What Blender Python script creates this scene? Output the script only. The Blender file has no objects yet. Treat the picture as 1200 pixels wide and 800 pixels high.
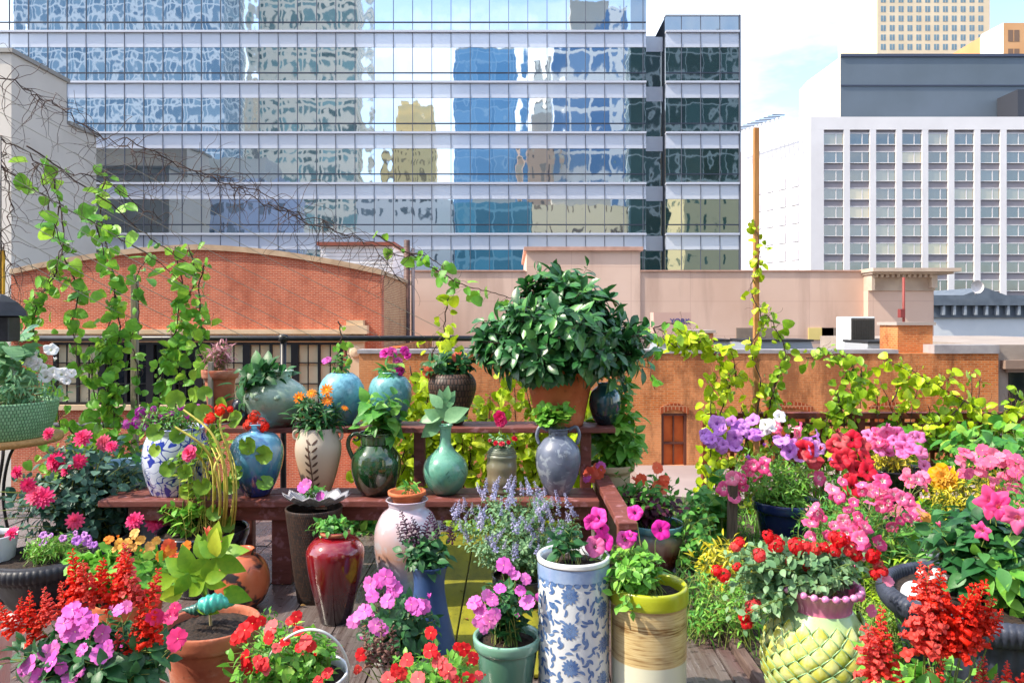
import bpy, math, random
import numpy as np
from mathutils import Vector, Matrix, Euler
random.seed(7); RNG = np.random.default_rng(7)
F, HY, CH = 880.0, 375.0, 1.6          # focal length in photo pixels, horizon row, eye height
PI = math.pi
scene = bpy.context.scene
COL = scene.collection
U = random.uniform

# ------------------------------------------------------------------ materials
def lin(c):
    if isinstance(c, str):
        c = tuple(int(c[i:i+2], 16)/255 for i in (0, 2, 4))
        return tuple((x/12.92 if x <= .04045 else ((x+.055)/1.055)**2.4) for x in c) + (1,)
    return tuple(c) + (1,) if len(c) == 3 else tuple(c)
class NT:
    def __init__(s, name):
        s.m = bpy.data.materials.new(name); s.m.use_nodes = True
        s.n = s.m.node_tree.nodes; s.l = s.m.node_tree.links
        s.b = s.n['Principled BSDF']; s.out = s.n['Material Output']
    def node(s, t, **kw):
        n = s.n.new(t)
        for k, v in kw.items():
            if k[0] == '_': setattr(n, k[1:], v)
            else: s.put(n.inputs[k.replace('__', ' ')], v)
        return n
    def put(s, sock, v):
        if isinstance(v, bpy.types.NodeSocket): s.l.new(v, sock)
        else: sock.default_value = v
    def mix(s, f, a, b, mode='MIX'):
        n = s.n.new('ShaderNodeMix'); n.data_type = 'RGBA'; n.blend_type = mode
        s.put(n.inputs[0], f); s.put(n.inputs[6], a); s.put(n.inputs[7], b)
        return n.outputs[2]
    def math(s, op, a, b=0.0, clamp=False):
        n = s.n.new('ShaderNodeMath'); n.operation = op; n.use_clamp = clamp
        s.put(n.inputs[0], a); s.put(n.inputs[1], b)
        return n.outputs[0]
    def obj(s): return s.node('ShaderNodeTexCoord').outputs['Object']
    def mapped(s, scale, vec=None):
        n = s.n.new('ShaderNodeMapping'); s.put(n.inputs['Vector'], vec or s.obj()); n.inputs['Scale'].default_value = scale
        return n.outputs[0]
    def noise(s, scale, vec=None, detail=5, dist=0, rough=.55):
        n = s.n.new('ShaderNodeTexNoise'); s.put(n.inputs['Vector'], vec or s.obj())
        n.inputs['Scale'].default_value = scale; n.inputs['Detail'].default_value = detail
        n.inputs['Distortion'].default_value = dist; n.inputs['Roughness'].default_value = rough
        return n.outputs['Fac']
    def ramp(s, fac, stops, interp='LINEAR'):
        n = s.n.new('ShaderNodeValToRGB'); s.put(n.inputs[0], fac); r = n.color_ramp; r.interpolation = interp
        while len(r.elements) > 1: r.elements.remove(r.elements[-1])
        r.elements[0].position, r.elements[0].color = stops[0][0], lin(stops[0][1])
        for p, c in stops[1:]:
            e = r.elements.new(p); e.color = lin(c)
        return n.outputs[0]
    def bump(s, h, strength=.5, dist=.01):
        n = s.n.new('ShaderNodeBump'); n.inputs['Strength'].default_value = strength; n.inputs['Distance'].default_value = dist
        s.put(n.inputs['Height'], h); s.l.new(n.outputs[0], s.b.inputs['Normal'])
    def fin(s, col, rough=.5, spec=.5, metal=0, coat=0, transl=0):
        s.put(s.b.inputs['Base Color'], col); s.put(s.b.inputs['Roughness'], rough)
        s.b.inputs['Specular IOR Level'].default_value = spec; s.b.inputs['Metallic'].default_value = metal
        s.b.inputs['Coat Weight'].default_value = coat; s.b.inputs['Coat Roughness'].default_value = .08
        if transl:
            t = s.n.new('ShaderNodeBsdfTranslucent'); s.put(t.inputs[0], s.mix(.35, col, lin('d8f060') if transl > .2 else col, 'MIX') if transl > .39 else col)
            mx = s.n.new('ShaderNodeMixShader'); mx.inputs[0].default_value = transl
            s.l.new(s.b.outputs[0], mx.inputs[1]); s.l.new(t.outputs[0], mx.inputs[2]); s.l.new(mx.outputs[0], s.out.inputs[0])
        return s.m
def M(name, c1, c2=None, scale=8, rough=.5, bump=0, bscale=None, spec=.5, metal=0, coat=0, stretch=None, dist=0, lo=.35, hi=.65):
    t = NT(name); vec = t.mapped(stretch) if stretch else None
    col = lin(c1)
    if c2 is not None:
        col = t.ramp(t.noise(scale, vec, dist=dist), [(lo, c1), (hi, c2)])
    if bump: t.bump(t.noise(bscale or scale*3, vec), .6, bump)
    return t.fin(col, rough, spec, metal, coat)
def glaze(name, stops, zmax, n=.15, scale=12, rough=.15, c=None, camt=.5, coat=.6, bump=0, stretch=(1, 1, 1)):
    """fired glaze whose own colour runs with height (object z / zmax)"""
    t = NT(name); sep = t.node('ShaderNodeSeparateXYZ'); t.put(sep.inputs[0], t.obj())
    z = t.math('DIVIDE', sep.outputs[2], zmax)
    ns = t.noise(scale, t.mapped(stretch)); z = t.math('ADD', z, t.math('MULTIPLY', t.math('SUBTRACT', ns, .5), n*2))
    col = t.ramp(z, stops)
    if c is not None:
        f = t.ramp(t.noise(scale*2.2, dist=.5), [(.5, '000000'), (.6, 'ffffff')])
        col = t.mix(t.math('MULTIPLY', f, camt), col, lin(c))
    if bump: t.bump(t.noise(scale*3), .6, bump)
    sp = t.ramp(t.noise(38, detail=7, rough=.7), [(.6, '000000'), (.72, 'ffffff')]); col = t.mix(t.math('MULTIPLY', sp, .3), col, lin('5a5048'))
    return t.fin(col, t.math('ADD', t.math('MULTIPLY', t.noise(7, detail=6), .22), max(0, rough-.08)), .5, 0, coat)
def leafmat(name, c1, c2, c3=None, rough=.42, transl=.3, spec=.4):
    t = NT(name); g = t.node('ShaderNodeNewGeometry')
    stops = [(0, c1), (.75, c2)] + ([(1, c3)] if c3 else [])
    col = t.ramp(g.outputs['Random Per Island'], stops)
    col = t.mix(.35, col, t.ramp(t.noise(45, detail=3), [(.35, c1), (.65, c2)]))
    t.bump(t.noise(120, detail=2), .3, .002)
    return t.fin(col, rough, spec, 0, 0, transl)
def petalmat(name, c1, c2, transl=.3, rough=.55, eye=None, er=(.12, .42)):
    t = NT(name); r = t.node('ShaderNodeObjectInfo').outputs['Random']
    g = t.node('ShaderNodeNewGeometry').outputs['Random Per Island']
    f = t.math('ADD', t.math('MULTIPLY', r, .6), t.math('MULTIPLY', g, .4))
    col = t.mix(f, lin(c1), lin(c2))
    sep = t.node('ShaderNodeSeparateXYZ'); t.put(sep.inputs[0], t.obj())
    rad = t.math('POWER', t.math('ADD', t.math('MULTIPLY', sep.outputs[0], sep.outputs[0]), t.math('MULTIPLY', sep.outputs[1], sep.outputs[1])), .5)
    if eye:
        ang = t.math('ARCTAN2', sep.outputs[1], sep.outputs[0]); star = t.math('MULTIPLY', t.math('COSINE', t.math('MULTIPLY', ang, 5)), .07)
        e = t.ramp(t.math('ADD', rad, star), [(er[0], 'ffffff'), (er[1], '000000')]); col = t.mix(e, col, lin(eye))
    col = t.mix(t.math('MULTIPLY', t.ramp(t.noise(5, t.mapped((1, 1, .2)), 4, 1.5), [(.45, '000000'), (.7, 'ffffff')]), .22), col, lin(c1))
    r2 = t.math('FRACT', t.math('MULTIPLY', r, 37.7)); col = t.mix(t.math('MULTIPLY', t.math('POWER', r2, 4.0), .2), col, lin('f8d8d8')); col = t.mix(t.math('MULTIPLY', t.math('POWER', t.math('FRACT', t.math('MULTIPLY', r, 91.3)), 10.0), .3), col, lin('9c6850'))
    return t.fin(col, rough, .25, 0, 0, transl)
def brick(name, c1, c2, mortar, bw=.22, bh=.075, stain='3a2018', stainamt=.3, rough=.9, c3=None):
    t = NT(name); sep = t.node('ShaderNodeSeparateXYZ'); t.put(sep.inputs[0], t.node('ShaderNodeNewGeometry').outputs['Position'])
    cb = t.node('ShaderNodeCombineXYZ'); t.put(cb.inputs[0], t.math('ADD', sep.outputs[0], sep.outputs[1])); t.put(cb.inputs[1], sep.outputs[2])
    b = t.node('ShaderNodeTexBrick', Vector=cb.outputs[0], Scale=1.0, Color1=lin(c1), Color2=lin(c2), Mortar=lin(mortar))
    b.inputs['Mortar Size'].default_value = .008; b.inputs['Brick Width'].default_value = bw; b.inputs['Row Height'].default_value = bh
    st = t.ramp(t.noise(1.1, t.mapped((1, 1, .45)), detail=9, rough=.7), [(.48, '000000'), (.64, 'ffffff')])
    col = t.mix(t.math('MULTIPLY', st, stainamt), b.outputs[0], lin(stain))
    if c3:
        st2 = t.ramp(t.noise(.45, t.mapped((1, 1, 1.5)), detail=6), [(.42, '000000'), (.6, 'ffffff')])
        col = t.mix(t.math('MULTIPLY', st2, .7), col, lin(c3)); st3 = t.ramp(t.noise(1.6, t.mapped((1, 1, .35)), detail=9, rough=.72), [(.5, '000000'), (.6, 'ffffff')]); col = t.mix(t.math('MULTIPLY', st3, .55), col, lin(stain))
    t.bump(t.math('SUBTRACT', 1.0, b.outputs['Fac']), .5, .01)
    return t.fin(col, rough, .2)

# ------------------------------------------------------------------ mesh building
class MB:
    def __init__(s): s.v, s.f, s.m, s.n = [], [], [], 0
    def add(s, V, Fs, mi=0):
        V = np.asarray(V, float); n = s.n
        s.v.append(V); s.f += [tuple(i+n for i in f) for f in Fs]
        s.m += (list(mi) if hasattr(mi, '__len__') else [mi]*len(Fs)); s.n += len(V)
    def box(s, x0, x1, y0, y1, z0, z1, mi=0):
        V = [(x, y, z) for z in (z0, z1) for y in (y0, y1) for x in (x0, x1)]
        s.add(V, [(0, 2, 3, 1), (4, 5, 7, 6), (0, 1, 5, 4), (2, 6, 7, 3), (0, 4, 6, 2), (1, 3, 7, 5)], mi); return s
    def bar(s, p, q, w, h, mi=0, up=(0, 0, 1)):
        p, q = Vector(p), Vector(q); d = (q-p).normalized(); a = d.cross(Vector(up))
        a = a.normalized() if a.length > 1e-4 else Vector((1, 0, 0)); b = a.cross(d)
        V = [c + a*sx*w/2 + b*sz*h/2 for c in (p, q) for sz in (-1, 1) for sx in (-1, 1)]
        s.add(V, [(0, 1, 3, 2), (4, 6, 7, 5), (0, 4, 5, 1), (2, 3, 7, 6), (0, 2, 6, 4), (1, 5, 7, 3)], mi); return s
    def tube(s, pts, r0, r1=None, seg=6, mi=0, cap=True):
        pts = [Vector(p) for p in pts]; n = len(pts); r1 = r0 if r1 is None else r1; V = []
        a = None
        for i, p in enumerate(pts):
            d = (pts[min(i+1, n-1)] - pts[max(i-1, 0)])
            d = d.normalized() if d.length > 1e-7 else Vector((0, 0, 1))
            if a is None: a = d.orthogonal().normalized()
            a = (a - d*a.dot(d)); a = a.normalized() if a.length > 1e-6 else d.orthogonal().normalized()
            b = d.cross(a); r = r0 + (r1-r0)*i/max(n-1, 1)
            for k in range(seg):
                t = 2*PI*k/seg; V.append(p + a*math.cos(t)*r + b*math.sin(t)*r)
        Fs = [(i*seg+k, i*seg+(k+1) % seg, (i+1)*seg+(k+1) % seg, (i+1)*seg+k) for i in range(n-1) for k in range(seg)]
        if cap: Fs += [tuple(range(seg-1, -1, -1)), tuple((n-1)*seg+k for k in range(seg))]
        s.add(V, Fs, mi); return s
    def lathe(s, prof, seg=48, mi=0, mod=None, c=(0, 0), mis=None):
        V, Fs, ms = [], [], []
        for i, (r, z) in enumerate(prof):
            for k in range(seg):
                t = 2*PI*k/seg; rr, zz = (mod(r, z, t, i) if mod else (r, z))
                V.append((c[0]+rr*math.cos(t), c[1]+rr*math.sin(t), zz))
        for i in range(len(prof)-1):
            for k in range(seg):
                Fs.append((i*seg+k, i*seg+(k+1) % seg, (i+1)*seg+(k+1) % seg, (i+1)*seg+k)); ms.append(mis(i) if mis else mi)
        s.add(V, Fs, ms); return s
    def inst(s, tpl, mats, mi=None):
        V, Fs, ms = tpl
        Vh = np.asarray(V)
        for m, t in mats:                                       # m 3x3 (columns side, dir, normal), t translation
            s.add(Vh @ m.T + t, Fs, ms if mi is None else mi)
    def build(s, name, mats, parent=None, smooth=True, bevel=0):
        me = bpy.data.meshes.new(name)
        V = np.concatenate(s.v) if s.v else np.zeros((0, 3))
        me.from_pydata(V.tolist(), [], s.f)
        for m in (mats if isinstance(mats, (list, tuple)) else [mats]): me.materials.append(m)
        me.polygons.foreach_set('material_index', s.m)
        if smooth: me.polygons.foreach_set('use_smooth', [True]*len(s.f))
        me.update()
        o = bpy.data.objects.new(name, me); COL.objects.link(o)
        if parent is not None: o.parent = parent
        if bevel:
            b = o.modifiers.new('bevel', 'BEVEL'); b.width = bevel; b.segments = 2; b.limit_method = 'ANGLE'; b.angle_limit = .6
        return o
def tag(o, label=None, cat=None, group=None, kind=None):
    if label: o['label'] = label
    if cat: o['category'] = cat
    if group: o['group'] = group
    if kind: o['kind'] = kind
    return o
def thing(name, label, cat, loc=(0, 0, 0), group=None, rz=0):
    o = bpy.data.objects.new(name, None); COL.objects.link(o); o.location = loc; o.empty_display_size = .1; o.rotation_euler.z = rz
    return tag(o, label, cat, group)
def W(px, py, d): return Vector(((px-600)/F*d, d, CH-(py-HY)/F*d))
def XX(px, d): return (px-600)/F*d
def ZZ(py, d): return CH-(py-HY)/F*d
def smoothprof(P, k=5):
    out = []
    for i in range(len(P)-1):
        p0, p1, p2, p3 = P[max(i-1, 0)], P[i], P[i+1], P[min(i+2, len(P)-1)]
        for j in range(k):
            t = j/k
            out.append(tuple(.5*(2*p1[a]+(p2[a]-p0[a])*t+(2*p0[a]-5*p1[a]+4*p2[a]-p3[a])*t*t+(3*p1[a]-p0[a]-3*p2[a]+p3[a])*t**3) for a in (0, 1)))
    return out + [P[-1]]
def curve(P, k=6):
    out = []
    P = [Vector(p) for p in P]
    for i in range(len(P)-1):
        p0, p1, p2, p3 = P[max(i-1, 0)], P[i], P[i+1], P[min(i+2, len(P)-1)]
        for j in range(k):
            t = j/k
            out.append(.5*(2*p1+(p2-p0)*t+(2*p0-5*p1+4*p2-p3)*t*t+(3*p1-p0-3*p2+p3)*t**3))
    return out + [P[-1]]

# ------------------------------------------------------------------ leaves and flowers (unit templates)
def leaf_tpl(wf, n=5, fold=.25, curl=.25, wave=0):
    V, Fs = [], []
    for i in range(n+1):
        t = i/n; w = wf(t); z = -curl*t*t
        wv = wave*math.sin(i*2.2)
        V += [(-w, t, z+w*fold+wv), (0, t, z), (w, t, z+w*fold-wv)]
    for i in range(n):
        a = i*3; Fs += [(a, a+1, a+4, a+3), (a+1, a+2, a+5, a+4)]
    return V, Fs, [0]*len(Fs)
def disc_leaf(lobes=7, amp=.08, cup=.15, n=14, notch=.35):
    V = [(0, .45, -.02)]; Fs = []
    for k in range(n):
        t = 2*PI*k/n - PI/2
        r = .5*(1+amp*math.cos(lobes*t+1)); 
        if k == 0: r *= (1-notch)
        V.append((math.cos(t)*r, .45+math.sin(t)*r, cup*.5+.05*math.sin(3*t)))
    for k in range(n): Fs.append((0, k+1, (k+1) % n+1))
    return V, Fs, [0]*n
LEAF = {
 'ovate': leaf_tpl(lambda t: .30*math.sin(PI*min(1, t**.8*.98+.02))+.004, 5),
 'lance': leaf_tpl(lambda t: .13*math.sin(PI*min(1, t**.9*.97+.03))+.003, 4, .4, .35),
 'obov': leaf_tpl(lambda t: .23*math.sin(PI*min(1, t**1.5*.93+.06))+.006, 5, .3, .3),
 'heart': leaf_tpl(lambda t: (.16+.3*math.sin(PI*min(1, (t+.12)**.75*.93)))*(1 if t < .97 else .03), 6, .18, .22, .015),
 'heart2': leaf_tpl(lambda t: (.13+.25*math.sin(PI*min(1, (t+.1)**.8*.95)))*(1 if t < .97 else .03), 6, .75, -.25, .03), 'heart3': leaf_tpl(lambda t: (.18+.3*math.sin(PI*min(1, (t+.12)**.7*.92)))*(1 if t < .97 else .03), 6, -.15, .6, .03),
 'blade': leaf_tpl(lambda t: .035*(1-t)+.002, 4, .5, .6),
 'big': leaf_tpl(lambda t: .36*math.sin(PI*min(1, t**.75*.97+.03))+.004, 6, .3, .45, .03),
 'tiny': leaf_tpl(lambda t: .28*math.sin(PI*min(1, t*.95+.05))+.004, 2, .3, .2),
 'round': disc_leaf(), 'gera': disc_leaf(9, .045, .35, 27, .7),
 'rose': leaf_tpl(lambda t: .34*math.sin(PI*min(1, t**.85*.97+.03))+.01*((int(t*20)) % 2), 6, .2, .15),
}
def rotz(V, a):
    c, s_ = math.cos(a), math.sin(a); return [(x*c-y*s_, x*s_+y*c, z) for x, y, z in V]
def petals(n, l, wf, tilt, off=.04, z0=0, a0=0, rows=4, cup=.1, mi=0, jit=0):
    V, Fs, ms = [], [], []
    for k in range(n):
        T = tilt + U(-jit, jit); P = []
        for i in range(rows+1):
            t = i/rows; w = wf(t)*l
            for sx in (-1, 0, 1):
                r = off + t*l; zz = cup*w*abs(sx) - .12*t*t*l
                P.append((sx*w, r*math.cos(T) - zz*math.sin(T), z0 + r*math.sin(T)+zz*math.cos(T)))
        P = rotz(P, a0+2*PI*k/n+U(-jit, jit)*.4); b = len(V); V += P
        for i in range(rows):
            a = b+i*3; Fs += [(a, a+1, a+4, a+3), (a+1, a+2, a+5, a+4)]; ms += [mi, mi]
    return V, Fs, ms
def join(*T):
    V, Fs, ms = [], [], []
    for v, f, m in T:
        b = len(V); V += list(v); Fs += [tuple(i+b for i in g) for g in f]; ms += list(m)
    return V, Fs, ms
def xf(T, s=1, pos=(0, 0, 0), rot=None):
    V, f, m = T; out = []
    for v in V:
        v = Vector(v)*s
        if rot: v = rot @ v
        out.append(tuple(v+Vector(pos)))
    return out, f, m
def button(r, h, mi=1, seg=8):
    mb = MB(); mb.lathe([(r, 0), (r*.8, h*.7), (r*.05, h)], seg, mi); return mb.v[0].tolist(), mb.f, mb.m
def trumpet(lobes=5, tube=1.1, depth=.35, flut=.06, point=0, seg=40, midr=.32):
    sh = U(0, 6)
    prof = [(.07, -tube), (.09, -tube*.6), (.16, -tube*.28), (.3, -.12*depth*3), (.6, 0), (.85, .05), (1.0, -.02)]
    def mod(r, z, t, i):
        k = max(0, (r-.2)/.8); w = math.cos(lobes*t)
        return r*(1+(flut*w+point*max(0, w)**3+.03*math.sin(3*t+sh))*k), z+.05*k*math.cos(2*lobes*t+sh)+.09*k*k*math.sin(3*t+sh)+.05*k*k*math.sin(7*t+sh)-.12*k*k*(1-w)*.5
    mb = MB(); mb.lathe(prof, seg, 0, mod, mis=lambda i: 1 if i < 2 else 0)
    return mb.v[0].tolist(), mb.f, mb.m
wide = lambda t: .07+.46*math.sin(PI*min(1, t**1.25*.86+.02))
narrow = lambda t: .05+.17*math.sin(PI*min(1, t*.93+.03))
def five():
    T = petals(5, .95, wide, .1, .05, 0, 0, 6, .16, 0, .2)
    V = list(T[0])
    for k in range(5):                                          # a small notch at every petal's tip
        i = k*21+19; x, y, z = V[i]; V[i] = (x*.9, y*.9, z-.03)
        s_ = U(.85, 1.08)
        for j in range(k*21, k*21+21): V[j] = (V[j][0]*s_, V[j][1]*s_, V[j][2]+.02*k)
    return join((V, T[1], T[2]), button(.08, .08, 1))
def rose():
    return join(*[petals(6, .95-.18*k, wide, .15+.33*k, .04, .04*k, k*.5, 3, .3, 0, .15) for k in range(4)])
def frilly():
    return join(*[petals(12-k, .98-.17*k, narrow, .12+.24*k, .03, .05*k, k*.35, 3, .3, 0, .12) for k in range(5)])
def daisy(): return join(petals(11, .75, narrow, .15, .22, 0, 0, 3, .2, 0, .1), petals(9, .5, narrow, .5, .18, .05, .3, 2, .2, 0, .1), button(.28, .2, 1))
def cluster(n=16, fs=.34):
    T = []
    base = petals(5, .9, wide, .1, .06, 0, 0, 3, .1, 0, .1)
    for k in range(n):
        ph = math.acos(1-1.25*(k+.5)/n); th = k*2.4
        d = Vector((math.sin(ph)*math.cos(th), math.sin(ph)*math.sin(th), math.cos(ph)))
        T.append(xf(base, fs*U(.8, 1.25), Vector((d.x, d.y, d.z*.6))*U(.55, .85), Vector((0, 0, 1)).rotation_difference(d).to_matrix()))
    return join(*T)
def spike(n=34, fl=.22, w=.13, taper=.75, open_=.7):
    T = []; mb = MB(); mb.tube([(0, 0, 0), (.01, 0, .5), (0, 0, 1)], .012, .006, 5, 1); T.append((mb.v[0].tolist(), mb.f, mb.m))
    for k in range(n):
        t = (k+.5)/n; th = k*2.4+U(-.4, .4); s_ = fl*(1-taper*t)*U(.75, 1.2); up = .35+.75*t
        d = Vector((math.cos(th), math.sin(th), up*.8)).normalized()
        # tubular floret: a short bent tube and flared lips
        mb = MB(); p0 = Vector((0, 0, t)); p1 = p0+d*s_*.7; p2 = p0+d*s_*1.25-Vector((0, 0, s_*.25))
        mb.tube([p0, p1, p2], s_*.13, s_*.26, 5, 0)
        T.append((mb.v[0].tolist(), mb.f, mb.m))
        T.append(xf(petals(4, .6*open_, wide, .5, .05, 0, U(0, 3), 2, .2, 0, .3), s_*.9, p2-d*s_*.1, Vector((0, 0, 1)).rotation_difference(d).to_matrix()))
        T.append(xf(petals(3, .7, wide, 1.1, .05, 0, U(0, 3), 2, .2, 0, .3), s_*.55, p0+d*s_*.15, Vector((0, 0, 1)).rotation_difference(d).to_matrix()))
    return join(*T)
FL = {'five': five, 'rose': rose, 'frilly': frilly, 'daisy': daisy, 'cluster': cluster, 'verbena': lambda: cluster(24, .28),
      'petunia': lambda: trumpet(), 'mandevilla': lambda: trumpet(5, 1.7, .35, .2, .12), 'spike': spike,
      'nepeta': lambda: spike(26, .16, .1, .55, .9), 'dark_spike': lambda: spike(22, .2, .1, .6, .6), 'bud': lambda: join(petals(4, .9, narrow, 1.25, .02, 0, 0, 3, .6))}
FM = {}
def flower(kind, mats, loc, nrm, size, parent, name='flower', v=0):
    key = (kind, mats[0].name, v)
    if key not in FM:
        V, Fs, ms = FL[kind]()
        mb = MB(); mb.add(V, Fs, ms)
        me = bpy.data.meshes.new(name); me.from_pydata(mb.v[0].tolist(), [], mb.f)
        for m in mats: me.materials.append(m)
        me.polygons.foreach_set('material_index', mb.m); me.polygons.foreach_set('use_smooth', [True]*len(mb.f)); me.update(); FM[key] = me
    o = bpy.data.objects.new(name, FM[key]); COL.objects.link(o); o.parent = parent; o.location = loc
    q = Vector((0, 0, 1)).rotation_difference(Vector(nrm).normalized())
    o.rotation_mode = 'QUATERNION'; o.rotation_quaternion = q @ Euler((0, 0, U(0, 6.28))).to_quaternion()
    o.scale = (size,)*3
    return o
def basis(d, n, s):
    d = d.normalized(); sd = d.cross(n)
    sd = sd.normalized() if sd.length > 1e-5 else d.orthogonal().normalized()
    n2 = sd.cross(d)
    return np.array(((sd.x*s, d.x*s, n2.x*s), (sd.y*s, d.y*s, n2.y*s), (sd.z*s, d.z*s, n2.z*s)))
def rv(a=1): return Vector((U(-a, a), U(-a, a), U(-a, a)))

class Plant:
    """a thing standing at photo column cx, its base at row by on a surface of height zb"""
    def __init__(s, name, label, cat, cx, by, zb=0., group=None, D=None):
        s.D = D or (CH-zb)*F/(by-HY); s.zb = zb
        s.B = Vector(((cx-600)/F*s.D, s.D, zb)); s.cx = cx; s.by = by
        s.t = thing(name, label, cat, s.B, group); s.stems = MB(); s.leaves = MB(); s.sm = s.lm = None
    def L(s, px, py, dy=0.):
        return W(px, py, s.D+dy)-s.B
    def body(s, prof, mat, part='pot', k=5, lip=.012, mod=None, seg=48, soil=None, drop=.03, smooth=True, mis=None, extra=None):
        P = [((hw*s.D/F), (s.by-y)*s.D/F) for hw, y in prof]
        z0 = P[0][1]; P = [(r, z-z0) for r, z in P]
        Q = smoothprof(P, k) if k else P
        s.P = Q; r, z = Q[-1]
        full = [(.001, 0), (Q[0][0]*.9, 0)] + Q + [(r-lip*.3, z+lip*.35), (r-lip, z), (r-lip*1.1, z-drop*.6), (max(.004, r-lip*1.4), z-drop*1.6)]
        mb = MB(); mb.lathe(full, seg, 0, mod, mis=mis)
        o = mb.build(part, mat, s.t); s.pot = o
        s.top = Vector((0, 0, z-drop)); s.rt = r-lip
        if soil:
            m = MB(); R_ = r-lip; m.lathe([(R_, z-drop)]+[(R_*(1-j/12), z-drop+.008*math.sin(j/12*1.5)) for j in range(1, 12)]+[(.001, z-drop+.008)], 56, 0,
                              lambda r_, z_, t, i: (r_, z_+(U(-.005, .006) if 0 < i < 12 else 0)))
            m.build('soil', soil, o)
        return o
    def ell(s, px, py, rx, ry, n, dr=None, dy=0, pw=2.2, up=False):
        out = []; d = dr if dr is not None else rx*s.D/F*.8
        while len(out) < n:
            v = rv(1)
            if v.length > 1 or v.length < .05: continue
            v = v*(v.length**(1/pw-1)) if v.length > 0 else v
            if up and v.z < -.25: continue
            if v.length > 1: v.normalize()
            out.append(s.L(px+v.x*rx, py-v.z*ry, 0)+Vector((0, dy+v.y*d, 0)))
        return out
    def shoots(s, tips, lm, leaf='ovate', size=.06, per=7, t0=.35, base=None, br=None, sr=.0025, spread=.9, droop=.15, sm=None, arch=.35, face=.25, minz=None):
        s.lm = lm; s.sm = sm or s.sm or STEM
        base = base if base is not None else s.top; br = br if br is not None else getattr(s, 'rt', .1)*.6
        M_ = []
        for tip in tips:
            a = U(0, 6.28); rr = br*math.sqrt(U(0, 1)); p0 = Vector(base)+Vector((math.cos(a)*rr, math.sin(a)*rr, 0))
            h = (tip-p0); c = p0+Vector((h.x*.35, h.y*.35, max(h.z, 0)*.75+arch*h.length*.35))
            pts = [(1-t)**2*p0+2*t*(1-t)*c+t*t*tip for t in (0, .2, .4, .6, .8, 1)]
            s.stems.tube(pts, sr, sr*.5, 4, cap=False)
            th0 = U(0, 6.28)
            for k in range(per):
                t = t0+(1-t0)*(k+.7)/per; p = (1-t)**2*p0+2*t*(1-t)*c+t*t*tip
                tg = (2*(1-t)*(c-p0)+2*t*(tip-c)).normalized()
                th = th0+k*2.4+U(-.3, .3); e1 = tg.orthogonal().normalized(); e2 = tg.cross(e1)
                rad = e1*math.cos(th)+e2*math.sin(th)
                up = (1-spread*(1 if k < per-1 else .3))
                d = (rad*spread+tg*(up+.25)+Vector((0, 0, -droop))+rv(.2)).normalized()
                n = (tg*.7+Vector((0, -face, .8))+rv(.35))
                sz = size*U(.65, 1.15)*(1.0 if k < per-2 else .75)
                M_.append((basis(d, n, sz), np.array(p+d*size*.08)))
        s.leaves.inst(LEAF[leaf], M_)
        return s
    def flow(s, kind, mats, pts, size, up=.55, jit=.45, name='flower', stem=.07, base=None, nrm=None, sj=.3, variants=5):
        """pts are photo positions (x, y[, dy]) or local vectors; size in photo pixels (radius)"""
        for q in pts:
            p = q if isinstance(q, Vector) else s.L(q[0], q[1], q[2] if len(q) > 2 else -.02)
            n = nrm if nrm is not None else Vector((p.x*1.2, -1, up)).normalized()
            n = (Vector(n)+rv(jit)).normalized(); z = size*s.D/F*U(1-sj, 1+sj)
            flower(kind, mats, p, n, z, s.t, name, random.randrange(variants))
            if kind in ('five', 'petunia') and random.random() < .22:
                flower('bud', mats, p+rv(z*1.6)+Vector((0, 0, -z*.6)), Vector((n.x, n.y, n.z+.8))+rv(.5), z*.75, s.t, 'bud', random.randrange(2))
            if stem:
                b = Vector(base) if base is not None else getattr(s, 'top', Vector((0, 0, 0)))
                dn = (b-p).normalized()*stem
                s.stems.tube([p-n*z*.1, p-n*stem*.35+dn*.3, p+dn], .0016, .0022, 4, cap=False); s.sm = s.sm or STEM
        return s
    def done(s, lname='foliage', sname='stem'):
        if s.leaves.n: s.leaves.build(lname, s.lm, s.t)
        if s.stems.n: s.stems.build(sname, s.sm or STEM, s.t)
        return s
# ================================================================== camera, light, world
cam = bpy.data.objects.new('camera', bpy.data.cameras.new('camera')); COL.objects.link(cam)
cam.location = (0, 0, CH); cam.rotation_euler = (PI/2, 0, 0); cam.data.lens = F/1200*36; cam.data.sensor_width = 36
cam.data.shift_y = -25/1200; cam.data.clip_end = 5000; cam.data.clip_start = .05; scene.camera = cam
SUN_EL, SUN_AZ = math.radians(47), math.radians(104)       # azimuth measured from straight ahead towards the left
sd = Vector((-math.sin(SUN_AZ)*math.cos(SUN_EL), math.cos(SUN_AZ)*math.cos(SUN_EL), math.sin(SUN_EL)))
sl = bpy.data.lights.new('sun', 'SUN'); sl.energy = 2.4; sl.angle = math.radians(.6); sl.color = (1, .9, .74)
so = bpy.data.objects.new('sun', sl); COL.objects.link(so); so.rotation_mode = 'QUATERNION'; so.rotation_quaternion = Vector((0, 0, 1)).rotation_difference(sd)
w = bpy.data.worlds.new('World'); scene.world = w; w.use_nodes = True; wn, wl = w.node_tree.nodes, w.node_tree.links
bg = wn['Background']; sky = wn.new('ShaderNodeTexSky'); sky.sky_type = 'NISHITA'; sky.sun_disc = False
sky.sun_elevation = SUN_EL; sky.sun_rotation = -SUN_AZ; sky.air_density = 1.0; sky.dust_density = 1.5; sky.ozone_density = 1.5
tc = wn.new('ShaderNodeTexCoord'); mp = wn.new('ShaderNodeMapping'); mp.inputs['Scale'].default_value = (1, 1, 2.6)
nz = wn.new('ShaderNodeTexNoise'); nz.inputs['Scale'].default_value = 2.1; nz.inputs['Detail'].default_value = 8; nz.inputs['Roughness'].default_value = .55
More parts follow.
